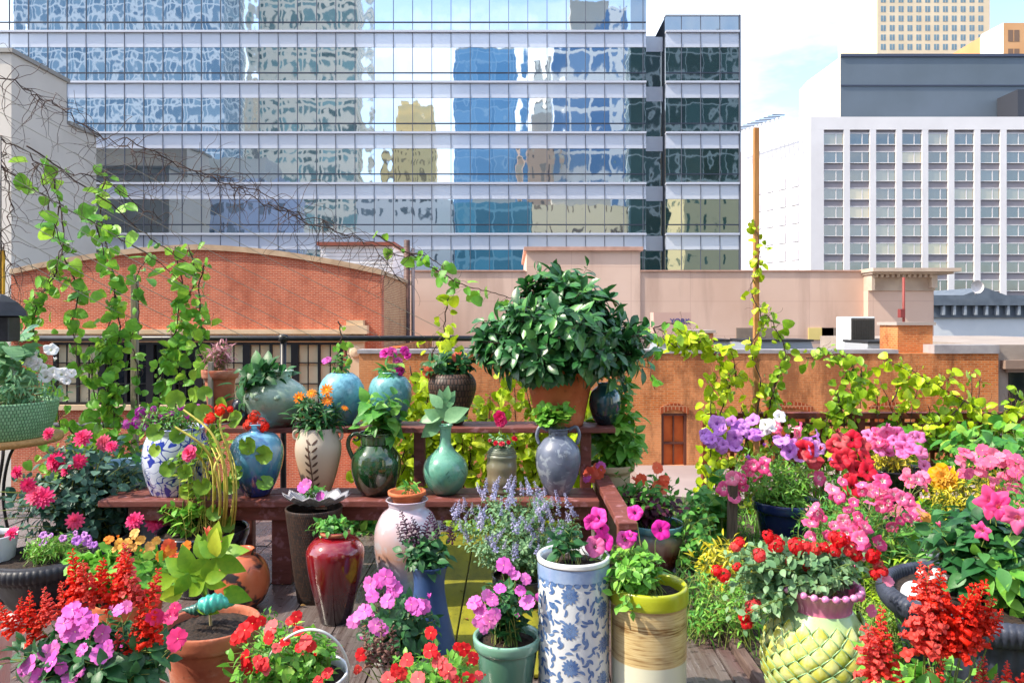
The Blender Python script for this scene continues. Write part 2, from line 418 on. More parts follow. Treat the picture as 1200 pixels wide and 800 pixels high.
rp = wn.new('ShaderNodeValToRGB'); rp.color_ramp.elements[0].position = .44; rp.color_ramp.elements[1].position = .68
mx = wn.new('ShaderNodeMix'); mx.data_type = 'RGBA'; mx.inputs[7].default_value = (5.6, 5.6, 5.6, 1)
wl.new(tc.outputs['Generated'], mp.inputs[0]); wl.new(mp.outputs[0], nz.inputs['Vector']); wl.new(nz.outputs[0], rp.inputs[0])
mm = wn.new('ShaderNodeMath'); mm.operation = 'MULTIPLY'; mm.inputs[1].default_value = .85
wl.new(rp.outputs[0], mm.inputs[0]); wl.new(mm.outputs[0], mx.inputs[0]); wl.new(sky.outputs[0], mx.inputs[6]); wl.new(mx.outputs[2], bg.inputs[0])
bg.inputs[1].default_value = .15
vs = scene.view_settings; vs.view_transform = 'Standard'; vs.look = 'None'; vs.gamma = 1; vs.exposure = 1.6; vs.use_curve_mapping = False
scene.cycles.max_bounces = 8; scene.cycles.transparent_max_bounces = 8; scene.cycles.caustics_reflective = False; scene.cycles.caustics_refractive = False
scene.cycles.sample_clamp_indirect = 6

# ================================================================== shared materials
STEM = M('green_stem', '5f7d33', '8a8f45', 20, .6)
TWIG = M('dry_twig', '3a2a26', '5b4338', 30, .8)
SOIL = M('potting_soil', '0e0a08', '3c2c22', 70, .95, .006, 160)
BLACKMETAL = M('black_metal', '15161a', '26262c', 20, .4, 0, None, .5)
DARKGLASS = M('dark_window_glass', '10161a', None, 1, .05)
WHITE_C = M('flower_centre', 'f2e9a0')
GOLD_C = M('golden_flower_centre', 'e8b820')
DARK_C = M('dark_flower_centre', '5a1040')

# ================================================================== ground and terrace
g = MB(); g.add([(-1500, -1500, -9), (1500, -1500, -9), (1500, 2500, -9), (-1500, 2500, -9)], [(0, 1, 2, 3)])
tag(g.build('ground', M('street_asphalt', '3c3c3f', '525254', .3, .9)), kind='structure')
def plankmat():
    t = NT('painted_deck'); sep = t.node('ShaderNodeSeparateXYZ'); t.put(sep.inputs[0], t.obj())
    ran = t.node('ShaderNodeNewGeometry').outputs['Random Per Island']
    base = t.ramp(ran, [(0, '4c403c'), (.4, '645652'), (.7, '564846'), (1, '746662')])
    gr = t.noise(3, t.mapped((14, .8, 1)), detail=8, rough=.7)
    col = t.mix(t.ramp(gr, [(.4, '000000'), (.75, 'ffffff')]), base, lin('7c7472'))
    red = t.ramp(t.noise(1.6, t.mapped((2, .7, 1)), detail=7), [(.5, '000000'), (.62, 'ffffff')])
    col = t.mix(t.math('MULTIPLY', red, .4), col, lin('5c343a'))
    dirt = t.ramp(t.noise(26, detail=6), [(.58, '000000'), (.66, 'ffffff')])
    col = t.mix(t.math('MULTIPLY', dirt, .6), col, lin('2a2225'))
    t.bump(gr, .5, .006)
    return t.fin(col, t.ramp(gr, [(.3, '555555'), (.7, '999999')]), .5)
def yplank():
    t = NT('mossy_yellow_paint')
    col = t.ramp(t.noise(4, t.mapped((3, 1, 1)), detail=8), [(.3, '686818'), (.6, '8a861c')])
    sp = t.ramp(t.noise(30, t.mapped((1, .6, 1)), detail=7, rough=.7), [(.6, '000000'), (.7, 'ffffff')])
    col = t.mix(t.math('MULTIPLY', sp, .8), col, lin('2c3010'))
    t.bump(t.noise(40), .4, .004); return t.fin(col, .6)
dk = MB(); bw = .272; k = 0
x = -5.0
EDGE = 1.06
while x < EDGE-.02:
    x1 = min(x+bw, EDGE); ys = [-3, U(-.5, 1.5), U(2.4, 3.6), U(5.1, 5.6), 6.7]
    for a, b in zip(ys, ys[1:]):
        m = 0
        dk.box(x+.004, x1-.004, a+.003, b-.003, -.05, U(-.003, .003), 0)
    x = x1
tag(dk.build('wooden_deck', [plankmat()], smooth=False), kind='structure')
yb = MB()
for x0, x1 in ((-.53, -.28), (-.272, -.0), (.006, .28)): yb.box(x0, x1, 3.35, 5.6, .004, .024)
tag(yb.build('painted_boards', yplank(), smooth=False, bevel=.004), kind='structure')
s_ = MB(); s_.box(-5, 9, -3, 6.72, -.5, -.052); tag(s_.build('terrace_floor', M('tar_roof', '232224', '2e2d30', 4, .9), smooth=False), kind='structure')
bt = thing('terrace_building', 'brick building under the garden terrace, barely seen past its edge', 'building', (0, 0, -9))
b_ = MB(); b_.box(-5, 9, -3, 6.7, 0, 8.49); b_.build('wall', brick('terrace_brick', '8a4632', '9c5640', 'b0a090'), bt, smooth=False)
# the planting bed right of the boards
def bedh(x, y): return .015+.02*math.sin(3*x+1)*math.cos(2.3*y)+.01*math.sin(9*x+7*y)
bd = MB(); nx, ny = 50, 60; V = [(EDGE+.05+i/nx*7.9, -2+j/ny*8.7, bedh(EDGE+i/nx*7.9, -2+j/ny*8.7)) for j in range(ny+1) for i in range(nx+1)]
bd.add(V, [(j*(nx+1)+i, j*(nx+1)+i+1, (j+1)*(nx+1)+i+1, (j+1)*(nx+1)+i) for j in range(ny) for i in range(nx)])
tag(bd.build('soil_bed', M('bed_soil', '1f1a15', '54463a', 25, .95, .02, 60)), kind='structure')
c_ = MB(); c_.box(EDGE, EDGE+.045, -2, 6.7, -.05, .05); tag(c_.build('bed_edging', M('edging_board', '4e3a34', '6e5b52', 8, .8, .003, 30, stretch=(8, 1, 8)), smooth=False, bevel=.004), 'weathered board along the edge of the planting bed', 'edging board')

# ================================================================== glass office tower (facade plane y = 60)
def towerglass(name, dark, rough=.02, amp=1.0, ior=2.2):
    t = NT(name); pos = t.node('ShaderNodeNewGeometry').outputs['Position']
    sep = t.node('ShaderNodeSeparateXYZ'); t.put(sep.inputs[0], pos)
    n1 = t.n.new('ShaderNodeTexNoise'); t.put(n1.inputs['Vector'], t.mapped((1, 1, .8), pos)); n1.inputs['Scale'].default_value = 1.0; n1.inputs['Detail'].default_value = 2
    cx = t.node('ShaderNodeSeparateColor'); t.l.new(n1.outputs['Color'], cx.inputs[0])
    u = t.math('MULTIPLY', t.math('ADD', sep.outputs[0], 400*1.534), 2*PI/1.534)
    v = t.math('MULTIPLY', sep.outputs[2], 2*PI/4.0)
    ps = t.math('MULTIPLY', t.math('SINE', u), .0045*amp)
    pv = t.math('MULTIPLY', t.math('SINE', t.math('ADD', v, 1.0)), .005*amp)
    dx = t.math('ADD', t.math('MULTIPLY', t.math('SUBTRACT', cx.outputs[0], .5), .02*amp), ps)
    dz = t.math('ADD', t.math('MULTIPLY', t.math('SUBTRACT', cx.outputs[1], .5), .013*amp), pv)
    cb = t.node('ShaderNodeCombineXYZ'); t.put(cb.inputs[0], dx); cb.inputs[1].default_value = -1; t.put(cb.inputs[2], dz)
    nn = t.node('ShaderNodeVectorMath', _operation='NORMALIZE'); t.put(nn.inputs[0], cb.outputs[0])
    t.l.new(nn.outputs[0], t.b.inputs['Normal'])
    t.fin(lin(dark), rough); t.b.inputs['IOR'].default_value = ior
    gl = t.node('ShaderNodeBsdfGlossy'); gl.inputs['Color'].default_value = (.88, .94, .98, 1); gl.inputs['Roughness'].default_value = rough
    t.l.new(nn.outputs[0], gl.inputs['Normal'])
    mx = t.n.new('ShaderNodeMixShader'); mx.inputs[0].default_value = .68 if ior > 2 else (.3 if ior > 1.7 else .12)
    t.l.new(t.b.outputs[0], mx.inputs[1]); t.l.new(gl.outputs[0], mx.inputs[2]); t.l.new(mx.outputs[0], t.out.inputs[0])
    return t.m
VIS = towerglass('reflective_glass', '2a4654'); VISD = towerglass('dark_tinted_glass', '16302f', ior=1.9)
SPAN = towerglass('spandrel_glass', 'ccd0dc', .12, .6, 1.5); 
MULL = M('mullion_grey', '565a66', None, 1, .4); LEDGE = M('white_ledge', 'c0c4d0', None, 1, .5); TRANS = M('dark_transom', '2c3444', None, 1, .4)
D0 = 60.0; X6 = lambda px: XX(px, D0); Z6 = lambda py: ZZ(py, D0); PIT = 1.534
tw = thing('glass_office_tower', 'wide mirror glass office block filling the view behind the brick houses', 'office building', (0, D0, -9))
def tb(name, mat, *boxes):
    m = MB()
    for b in boxes: m.box(b[0], b[1], b[2]-D0, b[3]-D0, b[4]+9, b[5]+9)
    return m.build(name, mat, tw, smooth=False)
xl, xr1, xr2 = X6(-230), X6(757), X6(866)
tb('core', M('tower_core', '3f4650', None, 1, .6), (xl, xr1-.05, D0+.4, D0+30, -9, Z6(-180)), (xr1-.05, xr2-.1, D0+1.4, D0+30, -9, Z6(38)+.2), (X6(780), xr2-.1, D0+.4, D0+30, -9, Z6(19)))
fl = list(range(-4, 9))
for k in fl:
    y0 = 38.2+59.2*k; ys, yt, yn = y0+17.5, y0+47.5, y0+59.2
    segs = [(xl, X6(739), VIS)] if k < 0 else [(xl, X6(739), VIS), (X6(739), xr1, VISD)]
    if k >= 0: segs += [(X6(780), xr2, VISD)]
    else: segs += [(X6(739), xr1, VISD)]
    for a, b, m in segs:
        tb('window', m, (a, b, D0, D0+.3, Z6(yn)+.06, Z6(ys)-.02))
        tb('spandrel', SPAN, (a, b, D0-.02, D0+.3, Z6(ys), Z6(y0)-.05))
        tb('ledge', LEDGE, (a, b, D0-.22, D0+.3, Z6(y0)-.04, Z6(y0)+.12))
        tb('transom', TRANS, (a, b, D0-.05, D0-.001, Z6(yt)-.045, Z6(yt)+.045))
    if k >= 0:
        tb('window', VISD, (X6(757.5), X6(779.5), D0+1.0, D0+1.3, Z6(yn), Z6(ys)))
        tb('spandrel', SPAN, (X6(757.5), X6(779.5), D0+.98, D0+1.3, Z6(ys), Z6(y0)))
tb('window', VISD, (X6(780), xr2, D0, D0+.3, Z6(36), Z6(19)))
tb('parapet_cap', LEDGE, (X6(779.5), xr2+.05, D0-.1, D0+.5, Z6(19), Z6(17.6)))
x = X6(866); i = 0
while x > xl:
    top = Z6(18) if x > X6(778) else Z6(-180)
    if not (X6(758) < x < X6(779)): tb('mullion', MULL, (x-.022, x+.022, D0-.06, D0-.003, -8.9, top))
    x -= PIT; i += 1
tb('corner_fin', MULL, (xr2, xr2+.12, D0-.1, D0+6, -9, Z6(18)))

# ------------------------------------------------------------------ city seen mirrored in the glass (stands behind the camera)
def facade(name, wall, win1, win2, bw, bh, mortar=.2, glassy=.25, vert=False):
    t = NT(name); sep = t.node('ShaderNodeSeparateXYZ'); t.put(sep.inputs[0], t.obj())
    cb = t.node('ShaderNodeCombineXYZ'); t.put(cb.inputs[0], t.math('ADD', sep.outputs[0], sep.outputs[1])); t.put(cb.inputs[1], sep.outputs[2])
    b = t.node('ShaderNodeTexBrick', Vector=cb.outputs[0], Scale=1.0, Color1=lin(win1), Color2=lin(win2), Mortar=lin(wall)); b.offset = 0
    b.inputs['Mortar Size'].default_value = mortar*bh; b.inputs['Brick Width'].default_value = bw; b.inputs['Row Height'].default_value = bh
    b.inputs['Bias'].default_value = -.1; b.inputs['Mortar Smooth'].default_value = 0
    return t.fin(b.outputs[0], t.math('ADD', t.math('MULTIPLY', b.outputs['Fac'], .6), glassy), .5)
def back_tower(name, label, px0, px1, top, V, mat, depth=22, roof=None, base=None, cap=None, slope=0):
    d = V-120; x0, x1 = XX(px0, V), XX(px1, V); h = ZZ(top, V)+9; cx = (x0+x1)/2
    t = thing(name, label, 'tower block', (cx, -d, -9)); hw = (x1-x0)/2
    m = MB(); m.box(-hw, hw, -depth, 0, 0, h)
    if slope:
        for v in m.v: v[[4+0, 4+2], 2] -= slope
    m.build('wall', mat, t, smooth=False)
    r = MB()
    for q_, (a, b, dz) in enumerate(cap or [(-.6, .6, 3)]): r.box(a*hw, b*hw, -depth*(.8-.07*q_), -depth*(.1+.07*q_), h-.1 if not slope else h-slope-1, h+dz)
    r.build('roof_house', roof or M('roof_concrete', 'b8b4ac', None, 1, .8), t, smooth=False)
    return t
lab = 'mirrored in the office glass'
back_tower('glass_tower', 'blue grey glass tower with pale mullions '+lab, 18, 262, -140, 230, facade('ft1', 'f0f4f8', '6c8ca8', 'a0bcd0', 3.0, 3.4, .1, .1))
back_tower('residential_tower', 'tall beige and green apartment tower '+lab, 296, 417, -90, 250, facade('ft2', 'f4e8d4', '446060', '90b8b8', 3.4, 3.2, .22), cap=[(-.3, .3, 6)])
back_tower('stone_tower', 'yellow stone tower with stepped crown '+lab, 453, 511, 150, 290, facade('ft3', 'f8dca0', '74603c', 'a88c5c', 2.6, 3.6, .24), cap=[(-.85, .85, 4), (-.6, .6, 8), (-.25, .25, 11)], roof=M('stone_crown', 'f8e0a8', None, 1, .8))
back_tower('glass_tower', 'bright blue glass tower with flat top '+lab, 533, 612, 58, 240, facade('ft4', '9cc4e4', '5c98c8', '7cb4e0', 3.0, 3.8, .05, .08), cap=[(-.9, .9, 1.5)])
back_tower('office_tower', 'white framed tower with slanted roof '+lab, 652, 735, 12, 225, facade('ft5', 'fcf8f4', '5580b0', '88a8cc', 7, 6, .13, .1), slope=9)
back_tower('apartment_block', 'narrow dark grey tower '+lab, 271, 297, 150, 275, facade('ft6', '6b7078', '4a525c', '808890', 3.0, 3.4, .2), cap=[(-.3, .3, 4), (-.08, .08, 22)])
back_tower('brick_tower', 'brown brick apartment tower '+lab, 613, 655, 150, 215, facade('ft7', 'c8a890', '4a3838', 'd8c8b0', 3.2, 3.2, .28))
back_tower('apartment_block', 'white apartment slab with small windows '+lab, 632, 662, 80, 290, facade('ft8', 'fcf4e4', '8a8a88', 'c0b8a8', 3.0, 3.4, .3))
back_tower('office_block', 'dark glass office block '+lab, 740, 905, 45, 175, facade('ft9', 'b8c4c8', '1c3034', '3c5c60', 3.4, 4, .05, .1), depth=14)
back_tower('low_building', 'low yellow brick building '+lab, 100, 215, 175, 165, facade('ft10', 'e4cc90', '3a4048', '6c7c84', 4.0, 4.2, .3), depth=12)
back_tower('low_building', 'grey flat roofed building '+lab, 190, 345, 205, 175, facade('ft11', 'a8b0c8', '4b5468', '9aa4b8', 5, 4.2, .2), depth=12)
back_tower('low_building', 'grey and white loft building '+lab, 415, 530, 232, 185, facade('ft12', 'e0dcd8', '384048', '707c84', 3.4, 3.8, .28), depth=12)
back_tower('low_building', 'teal glass low block '+lab, 535, 625, 240, 180, facade('ft13', '78a8b8', '2c6478', '58a0b8', 4, 4, .1), depth=12)
back_tower('low_building', 'cream low building with dark windows '+lab, 625, 745, 245, 178, facade('ft14', 'f0dcb4', '503c34', '9c8468', 3, 3.8, .3), depth=12)
back_tower('low_building', 'cream corner building with large windows '+lab, 800, 880, 225, 150, facade('ft15', 'f0e4b4', '3c5c54', '6c8c80', 3.4, 4, .3), depth=10)

# ================================================================== pale concrete building at the left
cw = thing('concrete_building', 'blank pale grey concrete building with stepped roof at far left', 'building', (-30, 45, -9))
CONC = M('pale_concrete', 'cec6bc', 'dad2c8', .25, .85, .01, 3)
m = MB(); h1 = ZZ(62, 45.1)+9; h2 = 13.2-1.6+9+1.6; h1 = 16+9+1.6-.0
m.box(-25, 0, 0, 5.6, 0, h1); m.box(-25, 0, 5.6, 9.2, 0, 13.2+9+1.6); m.build('wall', CONC, cw, smooth=False)
m = MB(); m.box(-25.2, .15, -.15, 5.75, h1, h1+.25); m.box(-25.2, .15, 5.76, 9.35, 23.8, 24.05); m.build('roof_edge', M('roof_flashing', '98948e', None, 1, .5), cw, smooth=False)
lc = thing('louvred_shed', 'low grey corrugated shed in front of the pale concrete building', 'shed', (-25, 40, -9)); m = MB()
for i in range(22): m.box(i*.25-1.4, i*.25-1.25, -.1, 0, 0, 9+1.6+ (375-312)/F*40)
m.build('rib', M('grey_corrugated', '8b9098', None, 1, .5), lc, smooth=False)
m = MB(); m.box(-1.4, 4.1, .01, 3, 0, 9+1.55+(375-312)/F*40); m.build('wall', M('shed_grey', '9aa0a6', None, 1, .6), lc, smooth=False)

# ================================================================== red brick house with a curved gable
REDB = brick('red_brick', 'b2543c', 'cc6a4a', 'c8947c', .13, .042, '7c3020', .5)
YELB = brick('common_brick', 'c08a5c', 'a8623c', 'd0b898', .14, .045, '5a3020', .4)
STONE = M('buff_stone', 'cdb08c', 'dcc4a4', 2, .8, .004, 20); BLIND = M('cream_blind', 'd8c8a4', 'e6dab8', 1.5, .8)
bh = thing('brick_house', 'red brick house with a low curved gable and stone trim', 'house', (XX(230, 18), 18, -9))
hw = XX(447, 18)-XX(230, 18); zt = lambda py: ZZ(py, 18)+9
arc = [(-hw+2*hw*i/24) for i in range(25)]; az = lambda x: zt(322)+(zt(293)-zt(322))*(1-(abs(x)/hw)**1.7)
m = MB(); xs = arc
WX0, WX1, WT, WB = XX(62, 18)-XX(230, 18), XX(402, 18)-XX(230, 18), zt(400), zt(474)
def prism(m, pts, y0, y1, mi=0):
    n = len(pts); m.add([(x, y0, z) for x, z in pts]+[(x, y1, z) for x, z in pts], [tuple(range(n)), tuple(range(2*n-1, n-1, -1))]+[(i, i+n, (i+1) % n+n, (i+1) % n) for i in range(n)], mi)
prism(m, [(-hw, zt(388)), ]+[(x, az(x)) for x in arc]+[(hw, zt(388))], 0, .35)
m.box(-hw, WX0, 0, .35, 0, zt(388)); m.box(WX1, hw, 0, .35, 0, zt(388)); m.box(WX0, WX1, 0, .35, 0, WB-.02)
m.build('front_wall', REDB, bh, smooth=False)
m = MB(); m.box(hw-.34, hw, .352, 5, 0, zt(322)); m.box(-hw, -hw+.3, .352, 5, 0, zt(322)); m.box(-hw, hw, 4.8, 5.02, 0, zt(322)-.01); m.build('side_wall', YELB, bh, smooth=False)
m = MB(); m.box(-hw+.3, hw-.34, .36, 4.8, zt(330)-.2, zt(330)); m.build('roof', M('roof_felt', '4a4a50', None, 1, .9), bh, smooth=False)
m = MB()
for a, b in zip(arc, arc[1:]): prism(m, [(a, az(a)), (b, az(b)), (b, az(b)+.13), (a, az(a)+.13)], -.06, .42)
m.box(hw-.36, hw+.05, .43, 5.05, zt(322), zt(322)+.1); m.build('coping', M('coping_stone', 'b09478', 'c8ae90', 3, .85), bh, smooth=False)
m = MB(); m.box(-hw, WX1+.25, -.22, .02, zt(391), zt(386)); m.box(-hw, WX1+.2, -.14, .01, zt(398.5), zt(391.2)); m.build('cornice', STONE, bh, smooth=False)
m = MB(); m.box(WX0-.1, WX1+.1, -.1, .2, WB-.12, WB); m.build('window_sill', STONE, bh, smooth=False)
for px in (418,):
    cx = XX(px, 18)-XX(230, 18); m = MB(); m.box(cx-.2, cx+.2, -.12, .01, WB-.6, zt(392)); m.box(cx-.27, cx+.27, -.2, .0, zt(400), zt(393)); m.box(cx-.24, cx+.24, -.17, 0, WB-.15, WB)
    m.box(cx-.3, cx+.3, -.3, .0, zt(391), zt(381)); m.box(cx-.2, cx+.2, -.24, .0, zt(381), zt(375))
    m.lathe([(.001, -.05), (.11, -.03), (.15, .0), (.11, .03)], 16); v = m.v[-1]; v[:] = np.stack([v[:, 0]+cx, v[:, 2]-.14, v[:, 1]+zt(412)], 1)
    m.build('pilaster', STONE, bh, smooth=False)
unit = (WX1-WX0)/6
BF = M('black_window_frame', '17161a', None, 1, .4)
for i in range(6):
    a = WX0+i*unit; b = a+unit
    m = MB(); m.box(a, a+.09, 0, .1, WB, WT); m.box(b-.09, b, 0, .1, WB, WT); m.box(a+.09, b-.09, 0, .1, WT-.08, WT); m.box(a+.09, b-.09, 0, .1, WB, WB+.06)
    mid = (a+b)/2; m.box(mid-.03, mid+.03, .01, .08, WB+.06, WT-.08)
    for s_ in (.33, .66): m.box(a+.09, b-.09, .02, .06, WB+(WT-WB)*s_-.012, WB+(WT-WB)*s_+.012)
    for s_ in (.27, .73): m.box(a+unit*s_-.012, a+unit*s_+.012, .025, .055, WB+.06, WT-.08)
    wdw = m.build('window', BF, bh, smooth=False)
    m = MB(); m.box(a+.05, b-.05, .09, .1, WB, WT); m.build('pane', DARKGLASS if i in (1, 2) else BLIND, wdw, smooth=False)
m = MB(); m.box(WX0-.05, WX1+.05, -.004, .3, zt(402)+.02, zt(398)); m.build('lintel', STONE, bh, smooth=False)
dp = thing('downpipe', 'dark rusty drainpipe on the side of the red brick house', 'drainpipe', (XX(478, 22.5), 22.3, -9)); m = MB()
m.tube([(0, 0, 0), (0, 0, 9+1.6+95/F*22)], .09, .09, 8); m.build('pipe', M('rusty_pipe', '3c2c2c', '6c4a40', 4, .6), dp)
m = MB(); m.tube([(.18, 0, 0), (.18, 0, 9+1.6+85/F*22)], .05, .05, 8); m.build('conduit', M('grey_conduit', '70666a', None, 1, .5), dp)
ws = thing('rooftop_shed', 'white clapboard rooftop structure behind the red brick gable', 'shed', (XX(418, 26), 26, -9)); m = MB(); sw = 42/F*26; H = ZZ(288, 26)+9
m.box(-sw, sw, 0, 4, 0, H)
for i in range(14): m.box(-sw-.02, sw+.02, -.03, 0, H-.1-i*.13, H-.02-i*.13)
m.build('wall', M('white_boards', 'd8dade', 'e6e8ec', 2, .7), ws, smooth=False)
m = MB(); m.box(-sw-.1, sw+.1, -.15, 4.1, H, H+.12); m.build('roof_trim', M('brown_trim', '8a4a3a', None, 1, .6), ws, smooth=False)

# ================================================================== long pink rendered wall
PINK = NT('pink_render'); _v = PINK.node('ShaderNodeNewGeometry').outputs['Position']
_c = PINK.ramp(PINK.noise(.35, _v, 8), [(.3, 'ccac9a'), (.7, 'dec2b2')]); _c = PINK.mix(PINK.math('MULTIPLY', PINK.ramp(PINK.noise(1.2, PINK.mapped((1, 1, .15), _v), 6), [(.52, '000000'), (.7, 'ffffff')]), .55), _c, lin('a88a7c'))
_b = PINK.node('ShaderNodeTexBrick', Scale=1.0, Color1=(1, 1, 1, 1), Color2=(1, 1, 1, 1), Mortar=(0, 0, 0, 1)); _s = PINK.node('ShaderNodeSeparateXYZ'); PINK.put(_s.inputs[0], _v)
_cb = PINK.node('ShaderNodeCombineXYZ'); PINK.put(_cb.inputs[0], _s.outputs[0]); PINK.put(_cb.inputs[1], _s.outputs[2]); PINK.put(_b.inputs['Vector'], _cb.outputs[0]); _b.offset = 0
_b.inputs['Brick Width'].default_value = 1.9; _b.inputs['Row Height'].default_value = 1.1; _b.inputs['Mortar Size'].default_value = .012
_c = PINK.mix(PINK.math('MULTIPLY', _b.outputs['Fac'], .35), _c, lin('b08a80')); PINK = PINK.fin(_c, .85, .2)
Y2 = 24.; x2 = lambda px: XX(px, Y2); z2 = lambda py: ZZ(py, Y2)+9
pb = thing('rendered_building', 'long pink rendered building with a raised middle block', 'building', (0, Y2, -9))
m = MB(); m.box(x2(478), x2(1012), 0, 12, 0, z2(318)); m.build('wall', PINK, pb, smooth=False)
m = MB(); m.box(x2(617), x2(750), -.04, 6, z2(430), z2(294)); m.build('raised_block', PINK, pb, smooth=False)
m = MB(); m.box(x2(614), x2(753), -.14, 6.1, z2(294), z2(289.5)); m.box(x2(750.5), x2(1010), -.05, .4, z2(318), z2(316.5)); m.box(x2(478), x2(616), -.05, .4, z2(318), z2(316.5)); m.build('coping', M('pink_coping', 'b08878', 'c8a090', 3, .8), pb, smooth=False)
for px in (873, 895, 973): 
    m = MB(); m.box(x2(px)-.28, x2(px)+.28, -.03, .0, z2(398), z2(384)); w_ = m.build('window', M('dull_pane', '6c6058', '8a7c70', 2, .4), pb, smooth=False)
m = MB(); m.box(x2(958)-.3, x2(958)+.5, -.03, .0, z2(398), z2(384)); m.build('vent', M('cream_vent', 'd8c47c', None, 1, .5), pb, smooth=False)
sb = thing('stone_annex', 'buff stone annex with a heavy classical cornice and brackets', 'building', (x2(1050), Y2-.3, -9)); hw = (x2(1086)-x2(1010))/2
SG = M('grey_buff_stone', 'b8a494', 'cbb8a6', 2, .85, .004, 20)
m = MB(); m.box(-hw, hw, 0, 12, 0, z2(341)); m.build('wall', PINK, sb, smooth=False)
m = MB(); m.box(-hw, hw+.02, -.05, 12, z2(341)+.002, z2(322)); m.build('frieze', SG, sb, smooth=False)
m = MB(); m.box(-hw-.1, hw+.55, -.55, 12.3, z2(320), z2(316)); m.box(-hw-.05, hw+.4, -.4, 12.2, z2(322.5), z2(320.05)); m.build('cornice', SG, sb, smooth=False)
for i in range(11): mm_ = MB(); a = -hw+.1+i*.17; mm_.box(a, a+.09, -.28, -.05, z2(326), z2(322.6)); mm_.build('bracket', SG, sb, smooth=False)
for a, b, z in ((-hw, -hw+.1, 341), (hw-.2, hw-.02, 338)): m = MB(); m.box(a, b, -.25, -.052, z2(z), z2(323)); m.build('console', SG, sb, smooth=False)
rp_ = thing('red_pipe', 'thin rusty red vent pipe standing on the low roof', 'pipe', (XX(1059, 20), 20, .75)); m = MB(); m.tube([(0, 0, 0), (0, 0, ZZ(325, 20)-.75)], .035, .035, 8); m.build('shaft', M('red_iron', '8a3a34', None, 1, .6), rp_)
m = MB(); m.box(-.12, 0, -.08, .08, ZZ(372, 20)-.75, ZZ(362, 20)-.75); m.build('valve', M('valve_red', '7a3030', None, 1, .6), rp_, smooth=False)

# ================================================================== orange brick building and things on its roof
ORB = brick('orange_brick', 'd0763a', 'ac5828', 'bc8a60', .13, .042, '4c281c', .55, c3='d89868')
Y1 = 14.; x1_ = lambda px: XX(px, Y1); z1_ = lambda py: ZZ(py, Y1)+9
ob = thing('brick_warehouse', 'low orange brick building with arched openings behind the trellis', 'building', (0, Y1, -9))
xa, xb = -2.85, x1_(1170)
doors = [(790, 15, 484, 545), (925, 24, 482, 560), (668, 18, 484, 545), (1040, 20, 482, 560)]
m = MB(); zb_, ztop = 0, z1_(414)
cuts = sorted((x1_(c)-h/F*Y1, x1_(c)+h/F*Y1, z1_(t), z1_(b)) for c, h, t, b in doors)
cur = xa
for a, b, t, bo in cuts:
    m.box(cur, a, 0, .35, 0, ztop); m.box(a, b, 0, .35, t, ztop); m.box(a, b, 0, .35, 0, bo); cur = b
m.box(cur, xb, 0, .35, 0, ztop); m.box(xa, xa+.3, .352, 9.9, 0, ztop); m.build('wall', ORB, ob, smooth=False)
ARCH = brick('arch_brick', '9c4c2c', '83391f', 'b08060', .07, .2)
for (a, b, t, bo) in cuts:
    cx, hw, rise = (a+b)/2, (b-a)/2, .09
    m = MB(); seg = 10
    for i in range(seg):
        u0, u1 = -1+2*i/seg, -1+2*(i+1)/seg; f = lambda u: t-.02+rise*(1-u*u)
        prism(m, [(cx+u0*hw*1.08, f(u0)), (cx+u1*hw*1.08, f(u1)), (cx+u1*hw*1.12, f(u1)+.12), (cx+u0*hw*1.12, f(u0)+.12)], -.03, .05)
    m.build('arch', ARCH, ob, smooth=False)
    m = MB(); m.box(a, a+.05, .02, .2, bo, t); m.box(b-.05, b, .02, .2, bo, t); m.box(a+.05, b-.05, .02, .2, t-.05, t)
    m.box(cx-.012, cx+.012, .05, .12, bo, t-.05); m.box(a+.05, b-.05, .04, .12, bo+(t-bo)*.4, bo+(t-bo)*.4+.04); w_ = m.build('shutter_frame', M('brown_frame', '5a3024', None, 1, .6), ob, smooth=False)
    m = MB(); m.box(a+.05, b-.05, .1, .14, bo, t-.05); m.build('shutter', M('orange_boards', 'c85a20', 'd86c2c', 5, .6), w_, smooth=False)
m = MB(); m.box(xa-.03, x1_(1052), -.03, .4, ztop, ztop+.07); m.box(x1_(1094), xb, -.03, .4, ztop, ztop+.16); m.build('coping', M('grey_coping', 'a8a4a4', '888488', 3, .6), ob, smooth=False)
m = MB(); m.box(xa+.3, 14, .36, 9.7, 9.45, 9.75); m.build('roof', M('tar_and_gravel', '5c5a5c', '7c7674', 6, .95), ob, smooth=False)
def chimney(px0, px1, py, d, lab, dep=.7, base=.75):
    c = thing('chimney', lab, 'chimney', (XX((px0+px1)/2, d), d, base)); hw = (px1-px0)/2/F*d; h = ZZ(py, d)-base
    m = MB(); m.box(-hw, hw, 0, dep, 0, h); m.build('stack', ORB, c, smooth=False)
    m = MB(); m.box(-hw-.04, hw+.04, -.04, dep+.04, h, h+.06); m.build('cap', M('chimney_cap', 'a89c94', None, 1, .8), c, smooth=False)
chimney(1052, 1093, 381, 14.36, 'broad brick chimney beside the air conditioner')
chimney(811, 836, 390, 16, 'small brick chimney on the low roof left of the tall post')
ac = thing('air_conditioner', 'grey rooftop air conditioner with a dark grille', 'air conditioner', (XX(1011, 18), 18, .75)); hw = 14.5/F*18
CASE = M('unit_casing', 'c4c8cc', 'd4d8da', 3, .5); z0 = .12; h = ZZ(371, 18)-.75
m = MB(); m.box(-hw, hw, 0, .8, z0, h); m.build('casing', CASE, ac, smooth=False, bevel=.02)
m = MB(); m.box(-hw+.0, hw, -.02, -.002, z0+.02, z0+.06)
for i in range(20): zz = z0+.08+i*(h-z0-.14)/20; m.box(-hw+.02, hw-.03, -.03, -.004, zz, zz+.012)
for i in range(14): xx = -hw+.03+i*(2*hw-.06)/13; m.box(xx-.004, xx+.004, -.035, -.031, z0+.05, h-.04)
